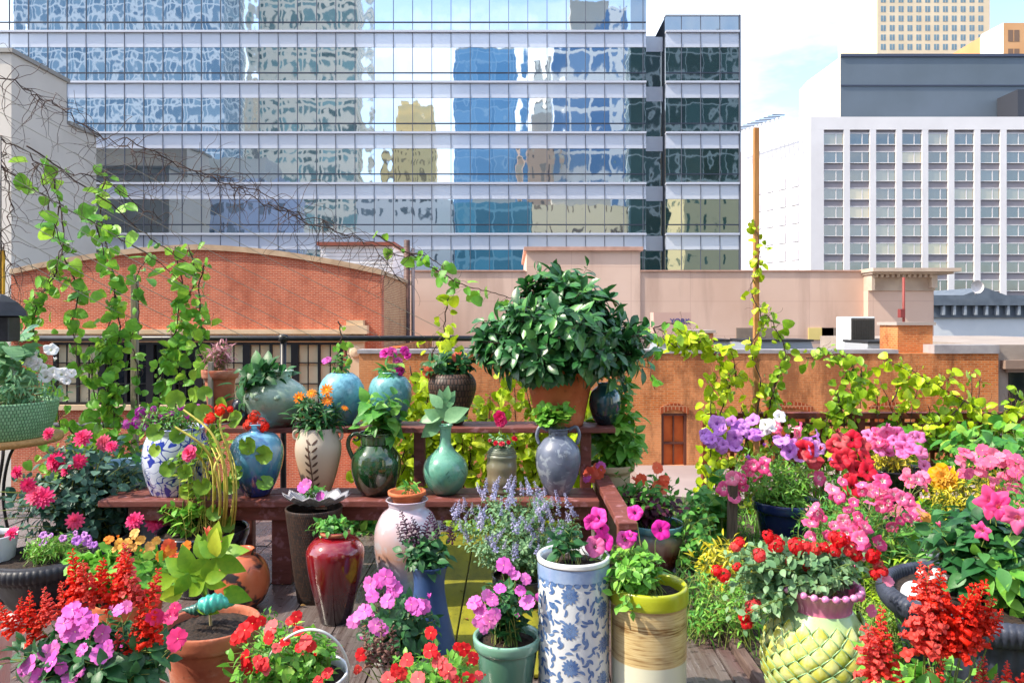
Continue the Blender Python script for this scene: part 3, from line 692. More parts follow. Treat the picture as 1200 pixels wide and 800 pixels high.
m.build('grille', M('dark_grille', '4a4846', None, 1, .6), ac, smooth=False)
m = MB(); m.box(-hw+.02, hw-.02, -.0015, -.0005, z0+.04, h-.04); m.build('coil', M('dark_coil', '5a5048', '4a443e', 20, .8), ac, smooth=False)
for sx in (-1, 1): m = MB(); m.box(sx*(hw-.08)-.06, sx*(hw-.08)+.06, .1, .7, 0, z0); m.build('foot', CASE, ac, smooth=False)
for i, (p0, p1, py, dd, c_, lb) in enumerate([(770, 860, 400, 17.5, 'a8b4c0', 'low blue grey metal roof hood left of the tall post'), (870, 955, 400, 19, '8c98a8', 'flat grey metal duct box right of the tall post'), (1015, 1050, 402, 17.0, 'b8bcc2', 'pale metal duct housing beside the broad chimney')]):
    t = thing('roof_duct', lb, 'roof duct', (XX((p0+p1)/2, dd), dd, .75)); hw = (p1-p0)/2/F*dd; h = ZZ(py, dd)-.75
    m = MB(); prism(m, [(-hw, 0), (hw, 0), (hw*.9, h), (-hw*.9, h)], 0, 1.2); m.build('casing', M('duct_metal_'+c_, c_, None, 1, .35, metal=.3), t, smooth=False, bevel=.01)
    m = MB(); m.box(-hw*.95, hw*.95, -.05, 1.25, h+.002, h+.05); m.build('flashing', M('black_felt', '202024', None, 1, .7), t, smooth=False)
pn = thing('sign_panel', 'pale rooftop equipment panel with small blue lettering', 'sign', (XX(788, 20), 20, .75)); m = MB(); hw = 22/F*20; h = ZZ(366, 20)-.75
m.box(-hw, hw, 0, .5, 0, h); m.build('casing', M('cream_panel', 'c8a498', None, 1, .6), pn, smooth=False)
fc = bpy.data.curves.new('lettering', 'FONT'); fc.body = 'YORK'; fc.size = .2; fc.extrude = .004; fc.align_x = 'CENTER'; fo = bpy.data.objects.new('tmp', fc); COL.objects.link(fo)
bpy.context.view_layer.update(); me = bpy.data.meshes.new_from_object(fo.evaluated_get(bpy.context.evaluated_depsgraph_get())); bpy.data.objects.remove(fo)
lo_ = bpy.data.objects.new('lettering', me); COL.objects.link(lo_); lo_.parent = pn; lo_.rotation_euler = (PI/2, 0, 0); lo_.location = (.2, -.008, h-.3); me.materials.clear(); me.materials.append(M('blue_letter', '2c3c8c'))
gs = thing('stone_house', 'grey stone fronted house beyond the orange brick wall', 'house', (x1_(1170), Y1+.1, -9)); G1 = M('weathered_grey_stone', '8c8078', 'a0948a', 2, .85, .01, 10)
m = MB(); m.box(.0, 5, 0, 8, 0, z1_(404)); m.build('wall', G1, gs, smooth=False)
m = MB(); m.box(.1, 5, -.15, -.002, z1_(432), z1_(422)); m.box(.18, 5, -.1, -.003, z1_(436), z1_(432.1)); m.build('lintel', M('stone_lintel', '8a7466', None, 1, .8), gs, smooth=False)
m = MB(); m.box(.25, 2, -.02, -.001, z1_(500), z1_(437)); m.build('window', DARKGLASS, gs, smooth=False)
pv = MB(); pv.box(2.2, 9, 10.2, 13.99, -9, ZZ(546, 13.9)); tag(pv.build('alley_roof', M('pink_concrete', '8c7c7a', '988884', 1, .9), smooth=False), kind='structure')

# ================================================================== white hotel block, far right
Y3 = 130.; x3 = lambda px: XX(px, Y3); z3 = lambda py: ZZ(py, Y3)
ht = thing('white_office_block', 'white gridded office block with grey spandrels at the right', 'office building', (x3(950), Y3, -9))
HW = M('white_panel', 'd8d2d0', 'e0dad8', .2, .7); o0 = x3(950)
m = MB(); P = [(0, .45), (62, .45), (62, 40), (-6.9, 40), (-6.9, 17.6)]; n = 5; H = z3(152)+9
m.add([(x, y, 0) for x, y in P]+[(x, y, H) for x, y in P], [tuple(range(4, -1, -1)), tuple(range(5, 10))]+[(i, (i+1) % 5, (i+1) % 5+5, i+5) for i in range(5)], 0)
m.build('recessed_wall', M('grey_spandrel', '8f8689', '9a9194', .3, .7), ht, smooth=False)
m = MB(); m.box(0, 62, 0, 1.0, z3(152)+9, z3(137)+9)
Hp = z3(137)+9
m.add([(0, 0, 0), (-6.9, 16.6, 0), (-6.9, 16.6, Hp), (0, 0, Hp), (.9, 1.1, 0), (-6, 17.6, 0), (-6, 17.6, Hp), (.9, 1.1, Hp)], [(0, 1, 2, 3), (4, 7, 6, 5), (3, 2, 6, 7), (1, 5, 6, 2), (0, 3, 7, 4)], 0)
m.build('white_wall', HW, ht, smooth=False)
cols = [965.5+30.6*i for i in range(10)]
ed = [950]+[c for cc in cols for c in (cc, cc+23.4)]
for i in range(0, len(ed)-1, 2):
    m = MB(); a, b = ed[i], ed[i+1]; m.box(x3(a)-o0, x3(b)-o0, 0 if i else .002, .45, 0, z3(152)+9-.01); m.build('pier', HW, ht, smooth=False)
WG = towerglass('office_pane', '26343a', .04, 1.2, 1.6); wb = MB(); ww, wh = 23.4/F*Y3, 14/F*Y3
_t = WG.node_tree; _oi = _t.nodes.new('ShaderNodeObjectInfo'); _r = _t.nodes.new('ShaderNodeValToRGB'); _t.links.new(_oi.outputs['Random'], _r.inputs[0]); _t.links.new(_r.outputs[0], _t.nodes['Principled BSDF'].inputs['Base Color'])
for _p, _c in ((0, '18242a'), (.35, '3c4c54'), (.6, '1c2c30'), (.8, '6c7068'), (1, 'b8a884')):
    _e = _r.color_ramp.elements[0] if _p == 0 else (_r.color_ramp.elements[-1] if _p == 1 else _r.color_ramp.elements.new(_p)); _e.color = lin(_c)
wb.box(0, ww, 0, .1, 0, wh, 0); wb.box(ww*.62, ww*.66, -.05, -.001, 0, wh, 1); wb.box(0, ww, -.1, -.002, wh*.93, wh, 1); wb.box(0, ww, -.12, -.003, 0, wh*.06, 1)
for j in range(9):
    for i, c in enumerate(cols):
        if j == i == 0: w0 = wb.build('window', [WG, HW], ht, smooth=False); o = w0
        else: o = w0.copy(); COL.objects.link(o)
        o.parent = ht; o.location = (x3(c)-o0, .3, z3(169.6+21.45*j)+9)
sw_ = None
for j in range(6):
    for i in range(4):
        f = .2+.18*i; zc = z3(215+22*j)+9
        if sw_ is None:
            mb = MB(); mb.box(-.9, .9, -.02, .02, 0, 1.9); sw_ = mb.build('side_window', M('pale_side_pane', 'b8b4bc', None, 1, .2), ht, smooth=False); o = sw_
        else: o = sw_.copy(); COL.objects.link(o)
        o.parent = ht; o.location = (-6.9*f-.1, 16.6*f-.04, zc); o.rotation_euler.z = math.atan2(16.6, -6.9)
pt = thing('penthouse', 'dark blue grey penthouse block with end wall coloured sunlit cream on the white building', 'rooftop building', (XX(985, 140), 140, z3(140)))
m = MB(); H = ZZ(67, 140)-z3(140); m.box(0, 60, 0, 20, 0, H); m.build('front_wall', M('blue_grey_cladding', '58646e', '606c78', .1, .7), pt, smooth=False)
m = MB(); m.add([(-.02, -.01, 0), (-.6, 14, 0), (-.6, 14, H), (-.02, -.01, H), (-.01, 20, 0), (-.01, 20, H)], [(0, 1, 2, 3), (1, 4, 5, 2), (3, 2, 5)]); m.build('end_wall', M('sunlit_cream_cladding', 'd8d0c4', None, 1, .7), pt, smooth=False)  # end wall cream: sun on the left side is put into its colour
m = MB(); m.box(0, 60, -.2, -.01, H*.62, H*.635); m.box(0, 60, -.2, -.01, H*.2, H*.21); m.box(0, 60, -.3, 0, H, H+.5); m.build('joint', M('dark_joint', '3c4458', None, 1, .6), pt, smooth=False)
m = MB(); m.box(29, 60, -6, -.3, 0, H*.45); m.build('plant_room', M('dark_cladding', '33363f', None, 1, .6), pt, smooth=False)
rl = thing('roof_louvre', 'slatted roof screen on the far end of the white building', 'roof screen', (x3(950)-6, Y3+17, z3(137)+.0)); m = MB()
for i in range(14): m.bar((.6-i*.42+1.2, -16+i*1.0, .55), (-1.8-i*.42+1.2, -17+i*1.0, .35), .3, .12)
m.build('slat', M('dark_slat', '4c4c58', None, 1, .5), rl, smooth=False); m = MB(); m.bar((1.4, -15.5, .25), (-4.2, -2.5, .25), .2, .2); m.build('bracket', HW, rl, smooth=False)
# tower at the top right
def far_block(name, lab, p0, p1, top, base, d, wall, win, side, sidepx, pitch, rowh, nrow, gw=.6):
    t = thing(name, lab, 'tower block', (XX(p0, d), d, -9)); w_ = (p1-p0)/F*d; H = ZZ(top, d)+9
    m = MB(); m.box(0, w_, 0, 30, 0, H); m.build('wall', wall, t, smooth=False)
    if sidepx:
        sx = XX(sidepx, d)-XX(p0, d); m = MB(); m.add([(-.01, -.02, 0), (sx*.97, 8, 0), (sx*.97, 8, H), (-.01, -.02, H)], [(0, 1, 2, 3)]); m.add([(-.02, 10, 0), (-.02, 10, H), (sx*.97, 8, H), (sx*.97, 8, 0)], [(0, 1, 2, 3)]); m.build('side_wall', side, t, smooth=False)
    n = int((w_-1)//(pitch)); first = None; ns = 0
    for j in range(nrow):
        for i in range(n):
            if ns >= 100: break
            if first is None:
                m = MB(); m.box(0, pitch*gw, -.05, .02, 0, rowh*.62, 0); m.box(pitch*gw*.47, pitch*gw*.53, -.08, -.06, 0, rowh*.62, 1); first = m.build('window', [win, wall], t, smooth=False); o = first
            else: o = first.copy(); COL.objects.link(o)
            o.parent = t; o.location = (1.2+i*pitch, 0, H-rowh*(j+1)); ns += 1
    return t
far_block('residential_tower', 'tall cream apartment tower rising above the penthouse', 1028, 1160, -30, 70, 250, M('cream_stone', 'c8b89c', 'd4c6ac', .1, .8), M('teal_pane', '5a7484', '7c98a4', .3, .2), M('sunlit_cream_side', 'e4d4a8', None, 1, .8), 1020, 2.95, 3.15, 8, .55)  # side wall is a brighter cream, sunlight from the left painted in
far_block('apartment_block', 'beige block, wall coloured as orange lit, at the top right corner', 1176, 1330, 27, 90, 200, M('orange_lit_render', 'c8905c', 'd09c6c', .1, .8), M('brown_pane', '7a5c44', None, 1, .4), M('cream_render', 'e4d8c8', None, 1, .8), 1172, 6, 5, 2, .5)  # beige block; the orange light on it is put into the wall colour
# distant classical house with dark cornice
dc = thing('classical_house', 'white stone house with dark slate cornice and arched windows', 'house', (XX(1093, 40), 40, -9)); X4 = lambda px: XX(px, 40)-XX(1093, 40); Z4 = lambda py: ZZ(py, 40)+9
SL = M('slate_metal', '56606c', '66707c', 2, .5); m = MB(); m.box(0, 16, 0, 10, 0, Z4(372)); m.build('wall', M('white_stone', 'd0d4d8', 'dcdee0', .6, .8), dc, smooth=False)
m = MB(); m.box(-.1, 16, -.15, 10, Z4(372)+.003, Z4(358)); m.box(-.3, 16, -.45, 10.1, Z4(357.9), Z4(350)); m.box(-.2, 16, -.3, 10.1, Z4(349.9), Z4(346)); m.build('cornice', SL, dc, smooth=False)
m = MB(); prism(m, [(X4(1125), Z4(346)), (X4(1175), Z4(346)), (X4(1150), Z4(337))], -.3, 6); m.build('pediment', SL, dc, smooth=False)
for i in range(9):
    m = MB(); a = X4(1100+i*12.5); m.box(a, a+.12, -.4, -.16, Z4(369), Z4(358.1)); m.build('bracket', M('pale_bracket', '98a0a8', None, 1, .6), dc, smooth=False)
for i in range(8):
    a = X4(1106+i*15); m = MB(); prism(m, [(a+.2*math.cos(t), Z4(400)+.22*math.sin(t) if t <= PI else Z4(402)) for t in [PI*k/10 for k in range(11)]], -.03, .01); m.build('arched_window', DARKGLASS, dc, smooth=False)
sdsh = thing('satellite_dish', 'small round dish on the slate roof', 'dish', (XX(1143, 39), 39, Z4(346)-9)); m = MB(); m.lathe([(.01, .0), (.25, .06), (.34, .18)], 16); m.v[-1][:] = m.v[-1][:, [0, 2, 1]]*[1, -1, 1]+[0, 0, .4]; m.build('dish', HW, sdsh); m = MB(); m.tube([(0, 0, 0), (0, 0, .4)], .03); m.build('mast', HW, sdsh)

# ================================================================== terrace rail, bench, trellis
rl = thing('pipe_railing', 'black iron pipe railing along the back of the terrace', 'railing', (0, 6.0, 0))
for z, nm in ((ZZ(396.5, 6), 'top_rail'), (ZZ(498, 6), 'lower_rail')): m = MB(); m.tube([(-4.9, 0, z), (.3, 0, z)], .022, .022, 10); m.build(nm, BLACKMETAL, rl)
for px in (-60, 332, 632): m = MB(); m.tube([(XX(px, 6), .0, 0), (XX(px, 6), 0, ZZ(394, 6))], .024, .024, 10); m.lathe([(.001, ZZ(402, 6)), (.04, ZZ(400, 6)), (.04, ZZ(393, 6)), (.001, ZZ(391, 6))], 12, c=(XX(px, 6), 0)); m.build('post', BLACKMETAL, rl)
REDW = NT('red_brown_paint'); _c = REDW.ramp(REDW.noise(6, REDW.mapped((1, 6, 6)), 8), [(.3, '64342e'), (.7, '824c44')])
_c = REDW.mix(REDW.math('MULTIPLY', REDW.ramp(REDW.noise(14, detail=8), [(.56, '000000'), (.64, 'ffffff')]), .45), _c, lin('b08088')); REDW.bump(REDW.noise(30, REDW.mapped((1, 8, 8))), .4, .004); REDW = REDW.fin(_c, .5, .4)
bn = thing('plant_bench', 'two tier red brown wooden bench crowded with glazed pots', 'bench', (-.8, 4.62, 0)); bo_ = Vector((-.8, 4.62, 0))
def bb(name, x0, x1, y0, y1, z0, z1): m = MB(); m.box(x0-bo_.x, x1-bo_.x, y0-bo_.y, y1-bo_.y, z0, z1); return m.build(name, REDW, bn, smooth=False, bevel=.006)
ZL, ZU = .53, .92
bb('lower_shelf', XX(130, 4.6), .52, 4.45, 4.62, ZL-.04, ZL); bb('lower_shelf', XX(130, 4.6), .52, 4.63, 4.80, ZL-.04, ZL)
bb('upper_shelf', XX(262, 4.9), XX(718, 4.9), 4.75, 4.90, ZU-.035, ZU); bb('upper_shelf', XX(262, 4.9), XX(718, 4.9), 4.91, 5.06, ZU-.035, ZU)
bb('apron', XX(150, 4.5), .5, 4.5, 4.54, ZL-.13, ZL-.042)
for px in (333, 668, 200): bb('leg', XX(px, 4.6)-.06, XX(px, 4.6)+.06, 4.545, 4.655, 0, ZL-.042)
for px, y in ((292, 5.1), (492, 4.85), (686, 4.85)): bb('post', XX(px, y)-.035, XX(px, y)+.035, y-.035, y+.035, 0 if px == 292 else (ZL+.001 if px == 492 else 0), ZU-.037)
bb('side_rail', .53, .63, 3.75, 5.0, ZL+.02, ZL+.06); bb('leg', .54, .62, 3.8, 3.88, 0, ZL+.018); bb('leg', .54, .62, 4.84, 4.92, 0, ZL+.018)
tr = thing('lattice_fence', 'low brown wooden lattice fence behind the planting bed', 'fence', (XX(822, 6.3), 6.3, 0)); X5 = XX(822, 6.3); LATM = M('brown_lattice', '6e3028', '8a4434', 8, .7, .003, 30)
zt_ = ZZ(490, 6.3); xw = 6.3
for a in (0, 1.3, 2.6, 3.9, 5.2): m = MB(); m.box(a, a+.06, -.03, .03, 0, zt_); m.build('post', LATM, tr, smooth=False, bevel=.004)
m = MB(); m.box(-.01, 5.3, -.04, .04, zt_, zt_+.05); m.build('top_rail', LATM, tr, smooth=False, bevel=.004)
for bay in range(4):
    a0 = .062+bay*1.3; m = MB()
    for i in range(10): m.box(a0+.05+i*.126, a0+.085+i*.126, -.012, -.002, .02, zt_-.002)
    for j in range(7): m.box(a0, a0+1.236, 0, .01, .05+j*.11, .085+j*.11)
    m.build('lattice_panel', LATM, tr, smooth=False)
WD = M('pine_wood', 'a8703c', 'bc8850', 4, .7, .003, 20, stretch=(8, 8, .6)); GWD = M('grey_weathered_wood', '7c7468', '958c80', 8, .9, .004, 30, stretch=(8, 8, 1))
def post(name, lab, px, ytop, d, w_, mat, zb=0, lean=0):
    t = tag(None or MB().bar((0, 0, 0), (lean, 0, ZZ(ytop, d)-zb), w_, w_, 0, (0, 1, 0)).build(name, mat, smooth=False, bevel=.004), lab, 'post'); t.location = (XX(px, d), d, zb); return t
post('trellis_post', 'tall yellow pine post wrapped in climbing vine', 886, 150, 6.15, .042, WD)
post('garden_post', 'grey weathered post behind the hanging vines at left', 158, 322, 5.7, .045, GWD)
post('garden_stake', 'slim pale stake between the geranium and the grey pot', 247, 424, 4.9, .03, GWD, .4, lean=.0)
post('garden_stake', 'short dark weathered stake left of the navy pot', 857, 562, 4.9, .055, M('dark_stake', '4c4038', '6c5c50', 8, .9, .004, 30, stretch=(8, 8, 1)), lean=.01)
# ================================================================== plant materials
def mott(name, c1, c2, c3, s_, amt, rough=.8):
    t = NT(name); col = t.ramp(t.noise(8, detail=8), [(.35, c1), (.65, c2)]); f = t.ramp(t.noise(s_, t.mapped((1, 1, 1.8)), detail=9, rough=.7), [(.5, '000000'), (.66, 'ffffff')])
    col = t.mix(t.math('MULTIPLY', f, amt), col, lin(c3)); d = t.ramp(t.noise(s_*7, detail=6), [(.62, '000000'), (.7, 'ffffff')]); t.bump(t.noise(70), .5, .002)
    return t.fin(t.mix(t.math('MULTIPLY', d, amt*.9), col, lin('3c2820')), rough)
# ================================================================== plant materials
LM = {k: leafmat('leaf_'+k, *v) for k, v in {
 'green': ('2f7434', '68ac44', 'b0d858'), 'dark': ('1c4828', '3a7840', '6cac5c'), 'bluish': ('24483c', '487464', '7ca490'), 'limeleaf': ('5c9428', '98bc30', 'd0d040'), 'lime': ('6c9c20', 'acd030', 'd8e84a'),
 'yellow': ('94b818', 'cce028', 'ecf450'), 'fresh': ('4c9030', '84c048', 'b4d860'), 'deep': ('1e4a2a', '3c7440', '5c9850'), 'gera': ('548828', '8cb438', 'c0c850'),
 'mint': ('5c9468', '8cba88', 'a8d0a0'), 'coleus': ('2c0c20', '501834', '7a3048'), 'pinkish': ('a86878', 'd09aa0', 'e0bcb4'), 'silver': ('568458', '80a878', 'a0c090'), 'gold': ('a8a820', 'd8c828', 'e8d860')}.items()}
LM['shrub'] = leafmat('leaf_glossy_shrub', '1c4828', '3e7c3e', '78b85c', .32, .15, .5)
PM = {k: petalmat('petal_'+k, *v) for k, v in {
 'hotpink': ('e01868', 'f4488c'), 'red': ('d8101c', 'f02c34'), 'scarlet': ('e01c10', 'f43c20'), 'pink': ('e058c4', 'f084d8'), 'magenta': ('d020a0', 'e84cc0'), 'lilac': ('9c58d8', 'c084e8'),
 'white': ('f0f0f0', 'ffffff'), 'orange': ('f07818', 'f89c28'), 'yellow': ('f4b80c', 'fcd020'), 'purple': ('a028a0', 'd048b8'), 'lavender': ('a4a4d0', 'c8c8e8'), 'darkviolet': ('381838', '5c3058'),
 'coral': ('f05838', 'f88058'), 'rosepink': ('e84888', 'f88cb0'), 'peach': ('f0a040', 'f0c060'), 'crimson': ('b80c28', 'd82040'), 'brownish': ('6c4844', '9c7468'), 'violet': ('7860c8', 'a494e0')}.items()}
TERRA = mott('terracotta', 'b0562e', 'c66c40', 'd0a084', 3.5, .35); TERRA2 = mott('weathered_terracotta', '8e4630', 'b86a4c', 'c8a894', 4, .5)
PV = {'magenta_petunia': petalmat('petal_magenta_petunia', 'e0189c', 'ec40b8', eye='6c1050', er=(.1, .3)), 'lilac_petunia': petalmat('petal_lilac_petunia', 'c070dc', 'e4a4f0', eye='a04cc0', er=(.08, .3)),
 'eyed_petunia': petalmat('petal_eyed_petunia', 'e8347c', 'f46ca4', eye='fff0e8', er=(.16, .38)), 'crimson_petunia': petalmat('petal_crimson_petunia', 'c80c28', 'e02040', eye='480818', er=(.08, .28)),
 'pink_petunia': petalmat('petal_pink_petunia', 'e86cb4', 'f490cc', eye='c02880', er=(.08, .3)), 'white_petunia': petalmat('petal_white_petunia', 'ececf0', 'ffffff', eye='d8e0a8', er=(.05, .2)),
 'mandevilla': petalmat('petal_mandevilla', 'e02878', 'f0509c', eye='f8b0a0', er=(.06, .3))}
def pm(k, c=WHITE_C): return (PM[k], c)
def pv(k): return (PV[k], PV[k])
def stem_bits(p, paths, r=.004, mat=None):
    for P in paths: p.stems.tube(curve([p.L(*q) for q in P], 5), r, r*.7, 6, cap=False)
    if mat: p.sm = mat
def rnd(cx, cy, rx, ry, n, dy=-.05, dj=.12):
    out = []
    while len(out) < n:
        a, b = U(-1, 1), U(-1, 1)
        if a*a+b*b <= 1: out.append((cx+a*rx, cy+b*ry, dy+U(-dj, dj)-b*.06))
    return out
def leaf_at(p, spec, kind, px, lm, face=(0, -1, .35)):
    """single leaves at photo positions (x, y, angle of the tip in degrees, 90 = up)"""
    MM = []
    for q in spec:
        x, y, a = q[:3]; s_ = px*p.D/F*U(.85, 1.15)*(q[3] if len(q) > 3 else 1); a = math.radians(a)
        d = Vector((math.cos(a), U(-.3, .1), math.sin(a))); MM.append((basis(d, Vector(face)+rv(.4), s_), np.array(p.L(x, y, U(-.08, 0)))))
    p.leaves.inst(LEAF[kind], MM); p.lm = lm

# ------------------------------------------------------------------ special surface materials
def cyl(t, ka, kz):
    sep = t.node('ShaderNodeSeparateXYZ'); t.put(sep.inputs[0], t.obj()); a = t.math('ARCTAN2', sep.outputs[1], sep.outputs[0])
    cb = t.node('ShaderNodeCombineXYZ'); t.put(cb.inputs[0], t.math('MULTIPLY', a, ka)); t.put(cb.inputs[1], t.math('MULTIPLY', sep.outputs[2], kz)); return cb.outputs[0], sep
def weave(name, c1, c2, groove, ka=8, kz=45, w_=.5, rough=.6, b=.01):
    t = NT(name); v, _ = cyl(t, ka, kz)
    br = t.node('ShaderNodeTexBrick', Vector=v, Scale=1.0, Color1=lin(c1), Color2=lin(c2), Mortar=lin(groove)); br.inputs['Mortar Size'].default_value = .09; br.inputs['Mortar Smooth'].default_value = .6
    br.inputs['Brick Width'].default_value = w_; br.inputs['Row Height'].default_value = 1
    t.bump(t.math('SUBTRACT', 1.0, br.outputs['Fac']), .8, b); return t.fin(br.outputs[0], rough, .4)
def porcelain(name):
    t = NT(name); v, sep = cyl(t, .16, 1)
    n1 = t.noise(2.6, t.mapped((4, 4, 4), v), 0, 1.6); band = t.math('ABSOLUTE', t.math('SUBTRACT', n1, .5))
    f = t.ramp(band, [(.02, 'ffffff'), (.035, '000000')]); n2 = t.ramp(t.noise(5, t.mapped((4, 4, 4), v), 0, .5), [(.62, '000000'), (.65, 'ffffff')])
    col = t.mix(t.math('MAXIMUM', f, n2), lin('c8d0e4'), lin('2438a0')); return t.fin(col, .12, .5, 0, .6)
def streaked(name):
    t = NT(name); v, sep = cyl(t, .5, 1)
    z = t.math('DIVIDE', sep.outputs[2], .51)
    n1 = t.noise(3, t.mapped((1.2, 60, 1), v), 4); n2 = t.noise(2, t.mapped((2.2, 12, 1), v), 4)
    base = t.ramp(n1, [(.3, '94784c'), (.42, 'bca270'), (.62, 'ccb888')])
    zz = t.math('ADD', z, t.math('MULTIPLY', t.math('SUBTRACT', n2, .5), .08))
    bnd = t.ramp(zz, [(.5, '000000'), (.52, 'c0c0c0'), (.55, '505050'), (.58, '000000'), (.7, '000000'), (.73, 'ffffff'), (.77, 'e0e0e0'), (.79, '000000')])
    streak = t.ramp(n1, [(.4, 'ffffff'), (.6, '808080')])
    col = t.mix(t.math('MULTIPLY', bnd, streak), base, lin('704a1c'))
    col = t.mix(t.ramp(z, [(.46, 'ffffff'), (.465, '000000')]), col, lin('d4d4bc'))
    top = t.ramp(z, [(.895, '000000'), (.9, 'ffffff')])
    col = t.mix(top, col, t.ramp(t.noise(12), [(.3, '98a014'), (.7, 'acb424')])); t.bump(n1, .35, .002); return t.fin(col, .3, .5, 0, .3)

# ================================================================== left side
tb_ = thing('side_table', 'small round wooden side table with black iron legs at the far left', 'table', (XX(-6, 4.95), 4.95, 0)); TH = .837
m = MB(); m.lathe([(.001, TH-.045), (.38, TH-.045), (.395, TH-.025), (.39, TH), (.001, TH)], 40); m.build('table_top', M('oiled_table_wood', 'b08048', 'cc9c60', 6, .6, .003, 30, stretch=(1, 10, 10)), tb_)
for k in range(3):
    a = 2.1*k+1.3; m = MB(); m.tube(curve([(.24*math.cos(a), .24*math.sin(a), TH-.05), (.14*math.cos(a), .1*math.sin(a), .7), (.06*math.cos(a), .06*math.sin(a), .4), (.14*math.cos(a), .14*math.sin(a), 0)], 6), .01, .01, 8); m.build('leg', BLACKMETAL, tb_)
p = Plant('planter_basket', 'green woven basket of white petunias on the round side table', 'flower basket', 1, 512, TH, D=4.9)
p.body([(47, 512), (54, 496), (58, 480), (59, 470)], weave('green_basket_weave', '7cae80', '98c498', '4c7450'), soil=SOIL)
p.shoots(p.ell(40, 452, 48, 22, 60), LM['green'], 'lance', .06, 9, .2, sr=.0015); p.shoots(p.ell(10, 418, 28, 28, 14), LM['mint'], 'heart', .18, 3, .6)
p.flow('petunia', pv('white_petunia'), [(60, 409), (42, 426), (50, 431), (62, 436), (72, 438), (84, 437), (36, 423), (53, 441), (19, 414), (11, 437), (78, 446)], 6.8).done()

p = Plant('rose_bush', 'dusky blue green rose bush with hot pink double roses at the left', 'rose bush', 108, 672)
p.body([(30, 672), (36, 640), (38, 628)], BLACKMETAL, soil=SOIL)
p.shoots(p.ell(80, 590, 88, 44, 95, .38)+p.ell(110, 550, 70, 40, 60, .35), LM['bluish'], 'rose', .072, 9, .35, sr=.004, spread=.85)
p.flow('frilly', pm('hotpink'), [(57, 508, -.2), (97, 513, -.25), (122, 519, -.2), (131, 523, -.25), (20, 553, -.3), (33, 568, -.35), (42, 580, -.35), (51, 583, -.35), (88, 610, -.4), (158, 610, -.4), (14, 625, -.45), (78, 551, -.3), (65, 540, -.2), (93, 540, -.2), (70, 545, -.2), (180, 603, -.2), (183, 612, -.2)], 9.5, name='rose', stem=.12).done()

RUB = M('black_rubber', '1c1d22', '2c2e36', 20, .5, .002, 40)
p = Plant('tyre_planter', 'black ribbed tyre rim bowl of small violet petunias', 'planter', 52, 704)
p.body([(34, 704), (42, 692), (50, 676), (55, 668), (61, 664), (63, 657), (60, 651), (54, 650)], RUB, mod=lambda r, z, t, i: (r*(1+(.022*math.cos(60*t) if 14 < i < 36 else 0)), z), seg=180, soil=SOIL, lip=.02)
p.shoots(p.ell(66, 642, 40, 15, 70, .14, up=True), LM['fresh'], 'lance', .038, 9, .15, sr=.0015)
p.flow('petunia', pv('lilac_petunia'), rnd(75, 634, 38, 11, 12, -.05, .1), 4.5).done()

tubb = thing('storage_tub', 'grey plastic tub under the pale blue bowl', 'tub', (XX(147, 5.05), 5.05, 0)); m = MB(); m.box(-.19, .19, -.17, .17, 0, .5); m.build('body', M('grey_tub', '5c6470', '6c7480', 3, .5), tubb, smooth=False, bevel=.02)
m = MB(); m.box(-.205, .205, -.185, .185, .5, .53); m.build('rim', M('tub_rim', '6a7280', None, 1, .5), tubb, smooth=False, bevel=.008)
p = Plant('shallow_bowl', 'pale blue shallow bowl behind the rose bush', 'bowl', 145, 561, .53, D=5.05); p.body([(12, 561), (22, 554), (27, 546), (28, 541)], M('pale_blue_plastic', '8cb0c4', 'a0c0d0', 5, .4), part='basin'); p.t['label'] = 'pale blue shallow bowl standing on a grey tub'

p = Plant('porcelain_planter', 'blue and white porcelain planter of purple verbena on the bench end', 'planter', 207, 575, ZL, D=4.68)
p.body([(28, 575), (33, 560), (37, 540), (36, 520), (31, 505), (34, 499)], porcelain('blue_and_white_porcelain'), soil=SOIL)
p.shoots(p.ell(195, 492, 42, 16, 45, .15), LM['green'], 'lance', .05, 7, .3)
p.flow('cluster', pm('purple'), [(165, 483), (180, 479), (175, 490), (190, 488), (160, 495), (170, 500), (186, 497), (232, 478), (240, 484), (205, 501), (200, 486), (222, 486), (148, 497), (212, 478)], 6.5, name='flower_cluster').done()

BLK = M('black_glaze', '14161e', '242838', 6, .2, coat=.5)
p = Plant('potted_geranium', 'leggy geranium with yellow stems and big lime leaves in a black pot', 'potted plant', 238, 690)
p.body([(34, 690), (42, 662), (48, 636), (51, 628), (52, 620)], BLK, soil=SOIL, lip=.02)
YST = M('yellow_green_stem', 'a8a040', 'c8bc58', 20, .6)
G_ = [[(262, 625), (266, 580, -.1), (262, 540, -.15), (246, 505, -.15), (215, 480, -.1)], [(268, 622), (274, 575, -.05), (268, 530, -.1), (258, 500, -.1), (262, 478)], [(250, 625), (252, 585), (250, 545, -.1), (235, 520, -.2), (205, 500, -.2)], [(240, 622), (245, 575), (240, 545), (228, 530, -.1)], [(256, 622), (258, 585, -.15), (255, 560, -.2), (252, 545, -.2), (268, 520)]]
stem_bits(p, G_, .009, YST); stem_bits(p, [[(a, 625), (a+4, 585, -.1), (a+2, 545, -.1), (a-8, 520, 0)] for a in (246, 254, 259, 270, 273)], .006)
